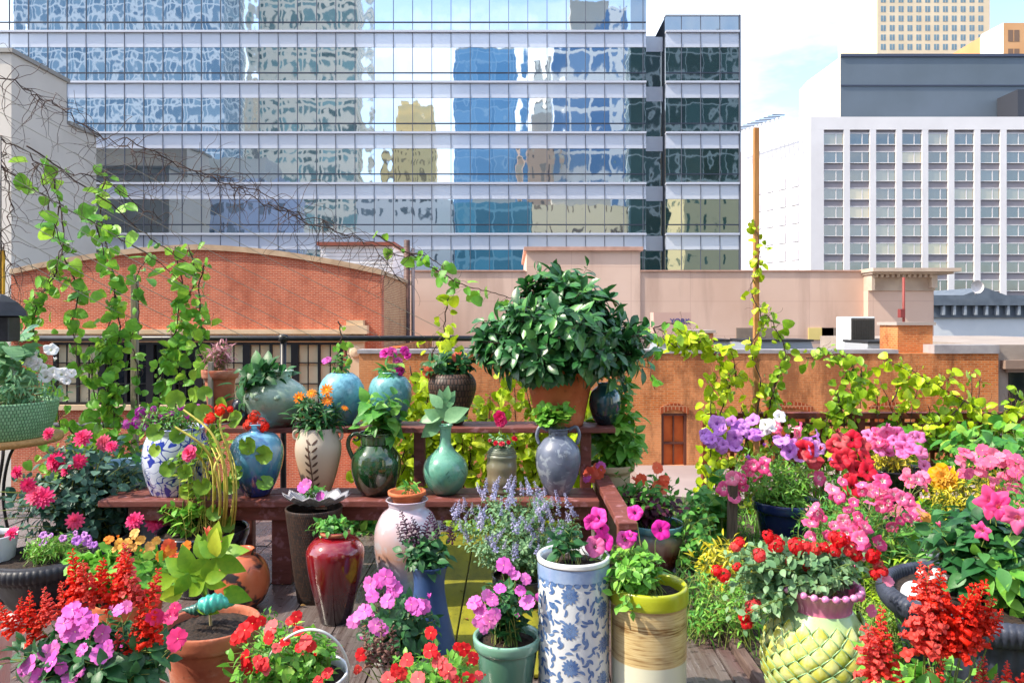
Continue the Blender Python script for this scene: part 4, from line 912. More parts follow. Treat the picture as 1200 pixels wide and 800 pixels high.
leaf_at(p, [(208, 478, 100, 1.3), (222, 488, 60, 1.2), (192, 502, 210, 1.3), (186, 520, 250), (200, 540, 260, 1.1), (213, 545, 300), (228, 572, 200, 1.1), (236, 560, 280, 1.2), (262, 480, 95), (270, 496, 30, 1.1), (256, 498, 250, 1.1), (288, 512, 290, 1.3), (302, 530, 350, 1.2), (286, 552, 200), (304, 562, 330, 1.2), (244, 468, 120, 1.1), (256, 592, 250), (234, 594, 210), (268, 604, 270), (215, 505, 220, 1.1), (240, 520, 250), (246, 488, 150), (228, 470, 80), (276, 560, 240)], 'gera', 18, LM['gera'])
p.flow('cluster', pm('scarlet'), [(258, 480, -.1), (270, 479, -.15), (246, 490, -.1), (243, 481)], 7, name='flower_cluster'); p.flow('rose', pm('hotpink'), [(222, 531, -.3)], 11)
p.shoots(p.ell(238, 530, 34, 50, 26, .14), LM['gera'], 'ovate', .07, 5, .5, sr=.002); p.leaves.build('foliage', LM['gera'], p.t); p.leaves = MB()
p.shoots(p.ell(215, 603, 32, 18, 26, .12), LM['fresh'], 'rose', .07, 6, .3); p.done('undergrowth')

def mottle(name, c1, c2, c3, s=9):
    t = NT(name); col = t.ramp(t.noise(s*.6, detail=6), [(.35, c1), (.65, c2)]); f = t.ramp(t.noise(s, detail=7, dist=.6), [(.54, '000000'), (.6, 'ffffff')]); return t.fin(t.mix(f, col, lin(c3)), .35, .5, 0, .3)
p = Plant('round_jar', 'round orange clay jar with black smoke marks on the boards', 'jar', 284, 711)
p.body([(14, 711), (25, 702), (31, 684), (28, 664), (19, 652), (13, 648), (14, 643)], mottle('smoked_clay', 'b85c38', 'd07a50', '2a2426'), drop=.05)

p = Plant('terracotta_pot_plant', 'yellow green leafy cutting in a large terracotta pot with a turquoise shell', 'potted plant', 248, 866)
p.body([(38, 866), (43, 800), (49, 752), (50, 748), (54, 746), (55, 729)], TERRA2, soil=SOIL, k=3, lip=.016, drop=.025)
p.sm = M('pale_bark', '7c7450', '9c9468', 30, .8); stem_bits(p, [[(247, 732), (245, 705), (240, 680)], [(245, 705), (232, 688), (222, 672)], [(240, 690), (252, 668), (256, 650)]], .006)
leaf_at(p, [(240, 680, a, U(.8, 1.3)) for a in range(-20, 300, 40)]+[(222, 672, a, 1.1) for a in (100, 150, 200, 240, 40)]+[(254, 652, a, 1.2) for a in (20, 60, 95, 140, 330)]+[(243, 650, 90, 1.1), (240, 655, 110), (250, 640, 80, 1.1), (216, 690, 200, 1.3), (262, 690, 340, 1.2), (205, 678, 190, 1.2), (248, 712, 190, .7), (238, 712, 350, .8)], 'ovate', 28, LM['limeleaf'])
p.flow('bud', (PM['coral'], PM['coral']), [(243, 628)], 14, name='bud', nrm=(0, 0, 1), jit=.1, stem=.04); p.flow('five', pm('hotpink'), [(257, 632, -.05)], 7); p.done()
TURQ = mottle('turquoise_ceramic', '2c9c90', '4cb8a8', '1c7068', 14)
def shell(name, lab, p, px, py, L_, r, dy, mat, rz):
    o = thing(name, lab, 'ornament', p.B+p.L(px, py, dy)); m = MB(); prof = [(.001, 0)]
    for i in range(26): t = i/25; prof.append((r*(math.sin(min(1, t*1.25)*PI*.5))*(1.0 if t < .8 else 1-(t-.8)*2.5)*(1+.1*math.sin(i*1.7)), t*L_))
    prof.append((.001, L_*1.01)); m.lathe(prof, 24, 0, lambda r_, z_, t, i: (r_*(1+.12*math.sin(t+z_*60)), z_)); b = m.build('shell', mat, o); b.rotation_euler = (0, PI/2, rz); return o
shell('shell_ornament', 'bright turquoise ceramic shell lying in the large terracotta pot', p, 282, 704, .15, .035, -.04, TURQ, PI+.2)
shell('shell_ornament', 'dark teal ceramic shell at the back of the large terracotta pot', p, 212, 714, .12, .028, .02, mottle('teal_ceramic', '245850', '34746c', '183c38', 14), .1)

p = Plant('salvia_pot', 'orange pot packed with red salvia and magenta impatiens at front left', 'potted plant', 122, 905, D=2.45)
p.body([(50, 905), (62, 830), (68, 800), (72, 796), (73, 782)], TERRA, soil=SOIL, k=3)
p.shoots(p.ell(105, 765, 98, 38, 100, .2), LM['deep'], 'ovate', .075, 7, .35)
p.flow('spike', pm('scarlet', STEM), [(22, 728), (32, 740), (16, 742), (42, 752), (60, 728), (76, 722), (50, 735)], 38, name='flower_spike', nrm=(-.1, -.1, 1), jit=.22, stem=.03)
p.flow('spike', pm('scarlet', STEM), [(105, 708), (116, 700), (138, 705), (150, 698), (163, 712), (176, 708), (142, 682), (128, 715), (152, 762), (180, 752), (166, 745), (142, 775), (92, 700)], 46, name='flower_spike', nrm=(.02, -.12, 1), jit=.22, stem=.03)
p.flow('five', pm('pink'), [(85, 714, -.08), (97, 722, -.1), (110, 728, -.1), (100, 738, -.12), (88, 740, -.1), (78, 743, -.1), (139, 714, -.1), (150, 710, -.1), (65, 758, -.12), (55, 764, -.12), (127, 756, -.14), (96, 761, -.12), (36, 778, -.14), (28, 784, -.14), (46, 792, -.14), (40, 798, -.14), (72, 782, -.15), (82, 792, -.15), (92, 788, -.15), (62, 775, -.15), (118, 765, -.12), (120, 742, -.1), (75, 730, -.1)], 9.8)
p.flow('five', pm('hotpink'), [(205, 712, -.05), (200, 722, -.05), (208, 748, -.1), (205, 755, -.1), (182, 722, -.05)], 9.8); p.done()

p = Plant('nasturtium_pot', 'orange and yellow nasturtiums with round leaves behind the red salvia', 'potted plant', 150, 742)
p.body([(30, 742), (36, 715), (38, 700)], TERRA, soil=SOIL)
p.shoots(p.ell(155, 668, 68, 26, 34, .18)+p.ell(110, 660, 30, 22, 12, .1), LM['fresh'], 'round', .085, 5, .4)
p.flow('five', (PM['orange'], PM['red']), [(128, 632), (218, 640), (190, 650), (193, 680), (152, 667), (225, 665), (200, 644)], 6.5); p.flow('five', (PM['peach'], PM['red']), [(140, 637), (150, 636), (165, 633), (176, 640), (158, 625), (135, 643), (172, 648), (157, 641), (183, 633)], 6.2)
p.flow('five', pm('coral'), [(197, 640), (205, 652), (192, 678), (212, 672)], 7.5).done()
p = Plant('white_pot', 'plain white pot at the left edge beside the rose bush', 'pot', -10, 668, D=4.3); p.body([(18, 668), (22, 630), (26, 600), (27, 592)], M('white_glaze', 'c8ccd4', 'dcdfe4', 4, .3), soil=SOIL)
p = Plant('pink_tub', 'pale pink fluted plastic pot at the lower left corner', 'pot', -25, 870, D=2.8); p.body([(26, 870), (31, 780), (34, 752), (38, 748), (39, 725)], M('pale_pink_plastic', 'cc9c90', 'dcb0a4', 4, .5), soil=SOIL, mod=lambda r, z, t, i: (r*(1+.02*math.cos(22*t)), z), seg=132, k=3)

# ================================================================== upper shelf of the bench
def up(name, lab, cat, cx, by, D=4.9): return Plant(name, lab, cat, cx, by, ZU, D=D)
p = up('succulent_pot', 'terracotta pot of dusty pink dried foliage behind the pale stake', 'potted plant', 258, 498, 5.0)
m = MB(); m.box(-.12, .2, -.1, .05, -.04, -.002)
p.body([(11, 498), (15, 470), (17, 448), (20, 446), (21, 437)], TERRA2, soil=SOIL, k=3); p.shoots(p.ell(257, 418, 19, 18, 30, .09, up=True), LM['pinkish'], 'lance', .06, 8, .1).done()
p = up('dark_pot', 'small empty black pot between the pink foliage and the grey vase', 'pot', 284, 497); p.body([(9, 497), (12, 485), (12, 474), (10, 469)], BLK)
p = up('celadon_vase', 'squat grey green vase with a moulded face and leafy cutting', 'vase with plant', 324, 498, 4.85)
VG = glaze('celadon_grey', [(0, '5c2c28'), (.12, '6c4c48'), (.25, '7c8c84'), (.6, '88a08c'), (1, '9cb49c')], .33, .08, 9, .25, '6c8878', bump=.002)
p.body([(20, 498), (29, 488), (37, 470), (33, 455), (22, 446), (16, 442), (16, 437), (20, 434)], VG, drop=.04)
m = MB()
for a in (-1.25, -1.9, -.6): 
    c = Vector((math.cos(a)*.2, math.sin(a)*.2, .2)); V_ = m; m.lathe([(.001, .02), (.014, .016), (.022, 0)], 12); m.v[-1][:] = (np.array(Vector((0, 0, 1)).rotation_difference(c*Vector((1, 1, 0))).to_matrix()) @ m.v[-1].T).T+np.array(c*.98)
m.build('boss', VG, p.t)
p.shoots(p.ell(302, 452, 30, 24, 26, .12, dy=-.08), LM['deep'], 'ovate', .12, 5, .4, base=(0, 0, .33)); p.shoots(p.ell(318, 440, 25, 12, 10, .1, dy=-.06), LM['deep'], 'ovate', .12, 4, .4); p.done()
def knobby(seg): return lambda r, z, t, i: (r*(1+.05*max(0, math.sin(9*t+i*1.3))*max(0, math.sin(i*.9+1))+.02*math.sin(17*t+i*2.1)), z)
BLUE1 = glaze('sky_blue_glaze', [(0, '3c7484'), (.4, '5c9cb4'), (1, '7cb8cc')], .32, .1, 16, .3, '3c7c98', bump=.003)
p = up('blue_relief_vase', 'sky blue vase covered in raised scales behind the orange zinnias', 'vase', 400, 499, 4.92); p.body([(13, 499), (21, 484), (26, 464), (22, 448), (15, 441), (13, 440)], BLUE1, mod=knobby(0), seg=72, drop=.03)
p.shoots(p.ell(397, 425, 14, 14, 8, .05), LM['green'], 'ovate', .055, 4, .3); p.flow('five', pm('pink'), [(385, 421), (381, 423)], 5).done()
BLUE2 = glaze('teal_blue_glaze', [(0, '2c6470'), (.4, '4c8c94'), (1, '70acb0')], .32, .1, 16, .3, '2c6c74', bump=.003)
p = up('teal_relief_vase', 'teal vase with raised leaf pattern holding magenta flowers', 'vase with plant', 457, 498, 4.93); p.body([(12, 498), (20, 484), (25, 464), (21, 447), (13, 441), (13, 438)], BLUE2, mod=knobby(0), seg=72, drop=.03)
p.shoots(p.ell(462, 430, 16, 16, 9, .05), LM['green'], 'ovate', .11, 3, .4); p.flow('rose', pm('magenta'), [(452, 414), (459, 413), (474, 411), (466, 423), (471, 434), (466, 437), (478, 417)], 6.5).done()
p = up('carved_brown_pot', 'dark brown carved pot with red flowered plant', 'potted plant', 530, 499); p.body([(12, 499), (19, 484), (27, 462), (28, 450), (24, 442), (22, 440)], weave('carved_dark_clay', '3a2a24', '5c4438', '1c1412', 3.2, 26, .5, .5, .015), soil=SOIL)
p.shoots(p.ell(524, 428, 34, 16, 34, .12), LM['dark'], 'ovate', .08, 6, .3); p.flow('five', pm('coral'), [(535, 419), (502, 436), (543, 425)], 6).done()
p = Plant('shrub_in_terracotta_pot', 'big glossy dark green shrub in a large terracotta pot on the upper shelf', 'potted shrub', 656, 503, ZU, D=4.9)
p.body([(27, 503), (32, 480), (38, 452), (40, 444), (44, 442), (45, 432)], TERRA, soil=SOIL, k=3)
tips = []
for (lx, ly, rx, ry, n, dy) in ((655, 390, 55, 38, 60, .05), (590, 405, 30, 22, 24, -.05), (575, 385, 18, 16, 9, 0), (615, 372, 30, 24, 22, -.1), (640, 340, 26, 24, 20, .05), (652, 322, 10, 12, 6, 0), (672, 345, 24, 20, 16, -.12), (700, 365, 26, 20, 18, 0), (728, 390, 26, 20, 20, .05), (752, 402, 16, 18, 9, 0), (738, 425, 20, 14, 10, -.1), (690, 405, 34, 24, 28, -.25), (625, 415, 36, 20, 26, -.25), (660, 378, 30, 24, 20, -.35), (598, 428, 20, 9, 8, -.1), (705, 426, 24, 8, 9, -.2), (655, 418, 44, 8, 14, -.3), (566, 410, 10, 14, 5, 0)):
    tips += p.ell(lx, ly, rx, ry, n, .16, dy=dy, pw=2.6)
p.shoots(tips, LM['shrub'], 'obov', .135, 9, .58, sr=.006, spread=.82, droop=.05, sm=TWIG); p.shoots([p.L(688, 313), p.L(607, 428, -.2), p.L(735, 448, -.2), p.L(560, 378), p.L(770, 385), p.L(628, 318)], LM['shrub'], 'obov', .12, 7, .75)
p.leaves.build('foliage', LM['shrub'], p.t); p.leaves = MB(); p.shoots(random.sample(tips, 44), LM['deep'], 'obov', .1, 5, .9, sr=.003, sm=TWIG, spread=.5, br=.05); p.done('young_foliage')
p = up('dark_teal_pot', 'round dark teal glass pot at the right end of the upper shelf', 'pot', 709, 499); p.body([(9, 499), (16, 488), (19, 474), (16, 461), (9, 454), (9, 451)], glaze('dark_teal_glass', [(0, '0c1c28'), (.6, '1c4450'), (1, '3c7c80')], .26, .1, 10, .08, coat=1))

# ================================================================== lower shelf
def low(name, lab, cat, cx, by, D=4.62): return Plant(name, lab, cat, cx, by, ZL, D=D)
p = low('blue_glazed_vase', 'plump blue glazed vase with cobalt spots and a red geranium head', 'vase with plant', 301, 581, 4.6)
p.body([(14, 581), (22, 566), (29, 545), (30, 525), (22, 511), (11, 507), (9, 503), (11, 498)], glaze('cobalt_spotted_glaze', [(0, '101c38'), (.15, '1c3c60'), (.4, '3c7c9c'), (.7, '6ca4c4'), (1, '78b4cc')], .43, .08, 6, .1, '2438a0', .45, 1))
p.flow('cluster', pm('scarlet'), [(298, 488), (304, 496), (293, 497), (309, 500)], 8, name='flower_cluster', stem=.03).done()
p = low('tan_vase', 'matt tan vase with incised leaf sprig and two small ears, holding zinnias', 'vase with plant', 373, 578)
TAN = glaze('matt_tan_slip', [(0, 'a48468'), (.4, 'b49c84'), (.75, 'b4a898'), (1, 'a89c90')], .42, .08, 8, .7, None, 0, 0)
p.body([(13, 578), (20, 558), (26, 532), (26, 518), (22, 506), (20, 501)], TAN, soil=SOIL)
for sx in (-1, 1): m = MB(); m.tube(curve([(sx*.11, -.01, .395), (sx*.145, -.01, .385), (sx*.145, -.01, .35), (sx*.125, -.01, .335)], 5), .009, .009, 8); m.build('ear', TAN, p.t)
def on_lathe(p, th, z, lift=.0015):
    P = p.P
    for a, b in zip(P, P[1:]):
        if min(a[1], b[1]) <= z <= max(a[1], b[1]) and abs(b[1]-a[1]) > 1e-6:
            r = a[0]+(b[0]-a[0])*(z-a[1])/(b[1]-a[1]); break
    else: r = P[-1][0]
    return Vector(((r+lift)*math.cos(th), (r+lift)*math.sin(th), z))
def stroke(m, p, th, z, L_, wd, ang, bend=0, n=6, scale_r=None):
    """brush stroke painted on the wall of a lathed pot: L_, wd in metres"""
    r = on_lathe(p, th, z).xy.length; V = []; t0, z0, a = th, z, ang
    for i in range(n+1):
        u = i/n; w_ = wd*.5*math.sin(PI*(.06+.88*u))**.7; V += [on_lathe(p, t0-math.sin(a)*w_/r*-1, z0-math.cos(a)*w_*-1*-1), on_lathe(p, t0+math.sin(a)*w_/r*-1, z0+math.cos(a)*w_*-1*-1)]
        t0 += math.cos(a)*L_/n/r; z0 += math.sin(a)*L_/n; a += bend/n
    m.add(V, [(2*i, 2*i+2, 2*i+3, 2*i+1) for i in range(n)])
m = MB(); th = -PI/2-.06
for i in range(7):
    z = .06+i*.044
    for sx in (-1, 1): stroke(m, p, th+sx*.03, z, .045, .014, PI/2-sx*.95, sx*.3)
stroke(m, p, th, .03, .33, .005, PI/2, .1, 14); m.build('incised_sprig', M('sprig_brown', '4c3428'), p.t)
p.shoots(p.ell(373, 484, 33, 22, 46, .13), LM['deep'], 'lance', .085, 8, .3, spread=.7)
p.flow('daisy', (PM['orange'], PM['yellow']), [(383, 457), (384, 469), (357, 479), (404, 478), (365, 461), (351, 466)], 6.5).done()
p = low('green_jug', 'shiny dark green glazed jug with a curled side handle', 'jug with plant', 441, 580)
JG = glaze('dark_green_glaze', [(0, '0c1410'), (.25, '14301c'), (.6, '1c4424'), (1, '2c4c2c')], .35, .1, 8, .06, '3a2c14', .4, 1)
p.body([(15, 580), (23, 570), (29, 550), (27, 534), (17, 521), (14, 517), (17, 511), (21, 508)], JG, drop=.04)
m = MB(); q = lambda x, y: p.L(x, y, 0); m.tube(curve([q(428, 513), q(418, 508), q(410, 512), q(408, 522), q(412, 533), q(416, 541)], 6), .012, .014, 10); m.tube(curve([q(418, 508), q(421, 513), q(417, 516), q(414, 513)], 4), .009, .006, 8); m.build('handle', JG, p.t)
p.shoots(p.ell(450, 478, 24, 32, 18, .1), LM['green'], 'big', .12, 4, .35); p.shoots(p.ell(440, 495, 26, 12, 8, .1), LM['green'], 'ovate', .11, 3, .4); p.done()
p = low('mint_bottle_vase', 'mint green round bottle vase with carved chevrons and tall neck', 'vase with plant', 522, 577)
MG = glaze('mint_glaze', [(0, '14302c'), (.06, '3c7464'), (.3, '5c9884'), (1, '74ac94')], .42, .05, 12, .25, '4c8470', bump=.001)
p.body([(11, 577), (20, 568), (26, 551), (23, 537), (12, 526), (7, 518), (6.5, 508), (7, 500), (9, 496)], MG, mod=lambda r, z, t, i: (r*(1+(.018*abs(math.sin(4*t+z*14)) if .05 < z < .25 else 0)), z), seg=96)
MSS = M('dark_mint_slip', '3c7060', None, 1, .3)  # chevrons are strokes of a darker mint than the body
for th in (-PI/2, -PI/2-1.1, -PI/2+1.1):
    m = MB()
    for k in range(3):
        for sx in (-1, 1): stroke(m, p, th, .075+.03*k, .05, .008, PI/2-sx*.9, sx*.3, 5)
    m.build('carved_chevron', MSS, p.t)
leaf_at(p, [(521, 490, 95, 1.3), (520, 492, 30, 1.2), (519, 492, 150, 1.2), (518, 486, 190, 1.3), (522, 486, 350, 1.1), (521, 478, 60), (518, 478, 130), (524, 470, 90, .8), (517, 494, 215, 1.1)], 'ovate', 24, LM['mint']); stem_bits(p, [[(522, 500), (520, 485), (521, 470)]], .003); p.done()
p = low('ribbed_jar', 'small ribbed brown jar topped with berry rosettes and one red flower', 'jar with plant', 588, 573)
p.body([(16, 573), (17.5, 565), (17.5, 530), (16, 522), (13, 518)], glaze('ribbed_brown', [(0, '4c4438'), (.5, '7c7058'), (1, '5c6c5c')], .3, .1, 10, .4), mod=lambda r, z, t, i: (r*(1+.035*math.sin(i*1.05)), z), k=14)
p.shoots(p.ell(588, 514, 16, 5, 16, .07), LM['mint'], 'ovate', .04, 5, .1); p.flow('rose', pm('crimson'), [(574, 516, -.06), (581, 519, -.08), (596, 518, -.08), (603, 514, -.05), (588, 520, -.09)], 3.5, stem=0, name='rosette')
p.flow('rose', pm('hotpink'), [(585, 488), (587, 493)], 6.5, stem=.12).done()
p = low('grey_amphora', 'weathered blue grey amphora with two loop handles and scalloped greens', 'amphora with plant', 654, 575)
AG = mottle('weathered_blue_grey', '50586c', '6c7488', '88909c', 16)
p.body([(12, 575), (20, 560), (26, 540), (25, 523), (17, 511), (11, 507), (11, 501), (14, 498)], AG, soil=SOIL)
for sx in (-1, 1): m = MB(); m.tube(curve([p.L(654+sx*12, 504), p.L(654+sx*21, 500), p.L(654+sx*25, 510), p.L(654+sx*22, 520)], 5), .011, .011, 8); m.build('handle', AG, p.t)
p.shoots(p.ell(651, 487, 27, 13, 30, .12, up=True), LM['fresh'], 'round', .062, 5, .3).done()
p = Plant('tall_leafy_plant', 'tall bright green leafy plant right of the bench in a cream rimmed pot', 'potted plant', 716, 655)
p.body([(17, 655), (20, 600), (22, 560), (23, 552), (27, 550), (28, 543)], M('cream_rim_clay', 'b09878', 'cdb898', 6, .6), soil=SOIL, k=3)
p.shoots(p.ell(725, 505, 30, 46, 60, .2), LM['fresh'], 'ovate', .12, 7, .35, spread=.8); p.shoots(p.ell(722, 455, 16, 24, 12, .1), LM['fresh'], 'ovate', .11, 6, .5)
p.flow('five', pm('peach'), [(722, 412), (748, 425)], 8); p.flow('five', pm('pink'), [(704, 504), (712, 517)], 6).done()

# ================================================================== pots standing on the boards
p = Plant('wicker_stand', 'tall dark tapered wicker stand behind the oxblood vase', 'plant stand', 368, 702); p.body([(19, 702), (24, 665), (29, 625), (33, 594)], weave('dark_wicker', '2c2220', '4c3428', '0c0a0a', 7, 60, .5, .6, .008), part='basket')
ds = Plant('shell_dish', 'silver scalloped shell dish with a pink periwinkle on the wicker stand', 'dish with plant', 370, 590, p.pot.data.vertices[0].co.z+(702-590)*p.D/F-.01, D=p.D)
m = MB(); n = 48; V = [(0, 0, .01)]; Fs = []
for j, (rr, zz) in enumerate(((.3, .012), (.65, .02), (.9, .045), (1, .065), (.98, .058), (.6, .014))):
    for k in range(n):
        a = 2*PI*k/n; s_ = 1+.06*math.cos(12*a)*rr; V.append((.185*rr*s_*math.cos(a)*(1.05 if math.cos(a) > 0 else 1), .12*rr*s_*math.sin(a), zz+.012*math.cos(12*a)*rr*rr))
for k in range(n): Fs.append((0, 1+k, 1+(k+1) % n))
for j in range(5):
    for k in range(n): Fs.append((1+j*n+k, 1+j*n+(k+1) % n, 1+(j+1)*n+(k+1) % n, 1+(j+1)*n+k))
m.add(V, Fs); m.build('dish', weave('silver_shell', '8c8c94', 'b4b4bc', '3c3c48', 9, 10, .5, .35, .004), ds.t)
ds.top = Vector((0, 0, .03)); ds.rt = .05; ds.shoots(ds.ell(368, 578, 16, 8, 9, .05, up=True), LM['green'], 'ovate', .05, 4, .2); ds.flow('five', pm('pink'), [(360, 567), (356, 570)], 9); ds.flow('five', pm('pink'), [(375, 582)], 6).done()
p = Plant('oxblood_vase', 'glossy oxblood red shouldered vase standing on the boards', 'vase with plant', 393, 727)
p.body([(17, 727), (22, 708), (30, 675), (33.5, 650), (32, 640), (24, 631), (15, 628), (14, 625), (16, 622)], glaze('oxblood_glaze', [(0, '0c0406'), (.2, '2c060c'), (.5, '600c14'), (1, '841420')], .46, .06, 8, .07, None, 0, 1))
m = MB(); m.lathe([(.058, .455), (.077, .462), (.08, .474), (.074, .478), (.06, .47)], 32); m.build('rim', M('bare_clay_rim', '9c5c3c', None, 1, .6), p.t)
p.shoots(p.ell(386, 618, 25, 10, 26, .1, up=True), LM['green'], 'ovate', .05, 6, .2).done()
p = Plant('pearl_vase', 'large pearly white and lilac vase with a nursery pot in its mouth', 'vase with plant', 477, 706)
p.body([(22, 706), (29, 685), (35, 660), (38, 638), (37, 618), (30, 602), (22, 595), (21, 589), (25, 585)], glaze('pearl_glaze', [(0, '6c7c9c'), (.3, '8490b0'), (.5, 'b88c78'), (.68, 'c0a8a8'), (1, 'c8b4c4')], .58, .15, 5, .16, 'a8c0d0', .4, 1), drop=.02)
m = MB(); rz = p.P[-1][1]; m.lathe([(.05, rz-.08), (.085, rz+.01), (.1, rz+.028), (.107, rz+.03), (.108, rz+.05), (.095, rz+.05), (.088, rz+.02), (.001, rz+.018)], 36); m.build('inner_pot', TERRA, p.t)
p.top = Vector((0, 0, rz+.02)); p.rt = .05; p.shoots(p.ell(480, 570, 8, 8, 5, .03), LM['green'], 'lance', .07, 5, .1).done()
p = Plant('blue_waisted_vase', 'matt blue waisted vase of dark purple salvia', 'vase with plant', 503, 762)
p.body([(32, 762), (29, 745), (22, 715), (18, 690), (19, 672), (23, 661)], M('matt_blue', '2c4470', '3c5888', 5, .45), soil=SOIL)
p.shoots(p.ell(500, 645, 30, 14, 36, .12), LM['deep'], 'ovate', .075, 6, .3)
p.flow('dark_spike', (PM['darkviolet'], TWIG), [(470, 632), (478, 625), (484, 632), (490, 622), (497, 628), (475, 640), (514, 630), (520, 622), (526, 628), (530, 634), (510, 622), (486, 640)], 22, name='flower_spike', nrm=(0, -.1, 1), jit=.3, stem=.03).done()
p = Plant('catmint_pot', 'wide grey green catmint covered in lavender flower spikes', 'potted plant', 612, 708)
p.body([(28, 708), (34, 690), (36, 672)], BLK, soil=SOIL)
p.shoots(p.ell(606, 620, 78, 44, 230, .33, pw=3), LM['silver'], 'tiny', .032, 16, .25, sr=.0016, spread=.8)
p.flow('nepeta', (PM['lavender'], LM['silver']), [q[:2]+(q[2],) for q in rnd(603, 612, 78, 42, 98, -.1, .25)], 15, name='flower_spike', nrm=(0, -.15, 1), jit=.5, stem=.02).done()

# blue and white umbrella stand
p = Plant('umbrella_stand', 'tall white ceramic cylinder painted with blue chrysanthemum scrolls', 'planter', 672, 832)
CER = M('cream_white_porcelain', 'd4d8dc', 'dcdedc', 3, .12, coat=.7); PBL = M('brush_blue', '48689c', '6c88b4', 30, .2, coat=.5, lo=.4, hi=.6)
p.body([(40, 832), (41, 825), (41.5, 760), (41.5, 660), (43, 655), (43, 650)], CER, soil=SOIL, k=4, lip=.018, drop=.035)
m = MB(); HH = p.P[-1][1]; R_ = .146
def mum(th, z, r):
    for k in range(13): a = 2*PI*k/13; stroke(m, p, th+math.cos(a)*r*.3/R_, z+math.sin(a)*r*.3, r*.75, r*.34, a, .25, 5)
    for k in range(7): a = 2*PI*k/7+.3; stroke(m, p, th+math.cos(a)*r*.05/R_, z+math.sin(a)*r*.05, r*.3, r*.16, a, 0, 4)
def scroll(th, z, s_, a0):
    for k in range(8):
        a = a0+k*.8; rr = s_*(.35+.09*k); stroke(m, p, th+math.cos(a)*rr/R_, z+math.sin(a)*rr, s_*.8, s_*.27, a+1.1, 1.2*(-1)**k, 6)
    stroke(m, p, th, z, s_*.9, s_*.35, a0, 1.5, 7)
rr_ = random.Random(3)
for j in range(8):
    for i in range(9):
        th = 2*PI*(i+.5*(j % 2))/9+rr_.uniform(-.06, .06); z = .04+j*.068+rr_.uniform(-.006, .006)
        if z > HH-.1: continue
        if (i+2*j) % 4 == 0: mum(th, z, .034)
        else: scroll(th, z, .04, rr_.uniform(0, 6.28))
for i in range(28): stroke(m, p, 2*PI*i/28, HH-.085, .022, .02, .9, -1, 5); stroke(m, p, 2*PI*i/28+.05, HH-.085, .022, .018, 2.2, 1, 5)
m.build('painted_scroll', PBL, p.t)
m = MB(); zt0, zt1 = HH-.066, HH-.018; m.lathe([(on_lathe(p, 0, zz).x+.001, zz) for zz in (zt0, zt0+.02, zt1-.008, zt1)], 64, 0, lambda r, z, t, i: (r, z-(.008*abs(math.sin(14*t)) if i == 0 else 0))); m.build('painted_band', M('wash_blue', '7c94bc', '94a8c8', 20, .2, coat=.5), p.t)
p.shoots(p.ell(662, 632, 24, 12, 14, .08), LM['deep'], 'ovate', .07, 4, .3).done()

p = Plant('striped_planter', 'cylindrical planter with olive rim and brown streaked cream body', 'planter', 760, 832)
ST = streaked('streaked_stoneware'); p.body([(42, 832), (43, 826), (43.5, 800), (44, 706), (44.2, 702), (46, 701), (46, 689), (45, 684)], ST, soil=SOIL, k=3, lip=.02, drop=.04)
p.shoots(p.ell(733, 660, 44, 24, 60, .16), LM['fresh'], 'ovate', .05, 8, .2); p.shoots(p.ell(722, 690, 20, 14, 10, .05, dy=-.14), LM['fresh'], 'ovate', .055, 6, .3)
p.flow('petunia', pv('magenta_petunia'), [(775, 620, -.05)], 14.5, jit=.12, stem=.14); p.flow('petunia', pv('magenta_petunia'), [(744, 600, .02)], 11, stem=.14)
p.flow('petunia', pv('magenta_petunia'), [(693, 612), (700, 606), (705, 618), (697, 640), (707, 634), (740, 627), (733, 632)], 9.5, stem=.1, jit=.6).done()
p = Plant('green_glazed_pot', 'sea green glazed pot of pink impatiens on the boards', 'potted plant', 594, 832)
p.body([(25, 832), (31, 795), (35, 765), (36, 757), (39, 755), (40, 744)], glaze('sea_green_glaze', [(0, '3c6450'), (.7, '54806c'), (.86, '5c8c78'), (1, '80ac98')], .31, .05, 9, .15, None, 0, .8), soil=SOIL, k=3, lip=.018)
p.shoots(p.ell(592, 712, 30, 34, 44, .12), LM['dark'], 'ovate', .055, 7, .3)
p.flow('five', pm('pink'), [(590, 662, -.1), (598, 668, -.1), (604, 674, -.1), (616, 678, -.1), (570, 697, -.12), (577, 702, -.12), (562, 712, -.1), (566, 722, -.12), (574, 728, -.14), (567, 735, -.14), (560, 728, -.12), (610, 691, -.1), (618, 706, -.1), (632, 699, 0), (586, 690, -.1), (556, 706, -.1), (580, 720, -.14)], 8.8).done()
p = Plant('drip_glazed_pot', 'brown drip glazed pot with teal rim, maroon coleus and petunias', 'potted plant', 768, 668)
p.body([(19, 668), (27, 652), (32, 630), (31, 622), (33, 618), (33, 612)], glaze('brown_drip', [(0, '3c1c14'), (.4, '5c2c1c'), (.65, 'a08478'), (.85, '3c6c74'), (1, '5c94a0')], .31, .12, 14, .12, None, 0, 1, stretch=(2, 2, .4)), soil=SOIL, k=4)
p.shoots(p.ell(752, 572, 46, 20, 50, .2), LM['green'], 'ovate', .07, 6, .3); p.leaves.build('foliage', LM['green'], p.t); p.leaves = MB()
p.shoots(p.ell(758, 588, 44, 14, 36, .18, dy=-.08), LM['coleus'], 'ovate', .06, 7, .3)
p.flow('five', pm('coral'), [(770, 548), (778, 562), (774, 570), (700, 552), (692, 556), (752, 562)], 9); p.flow('five', pm('pink'), [(704, 546), (688, 560)], 7); p.done('coleus_foliage')

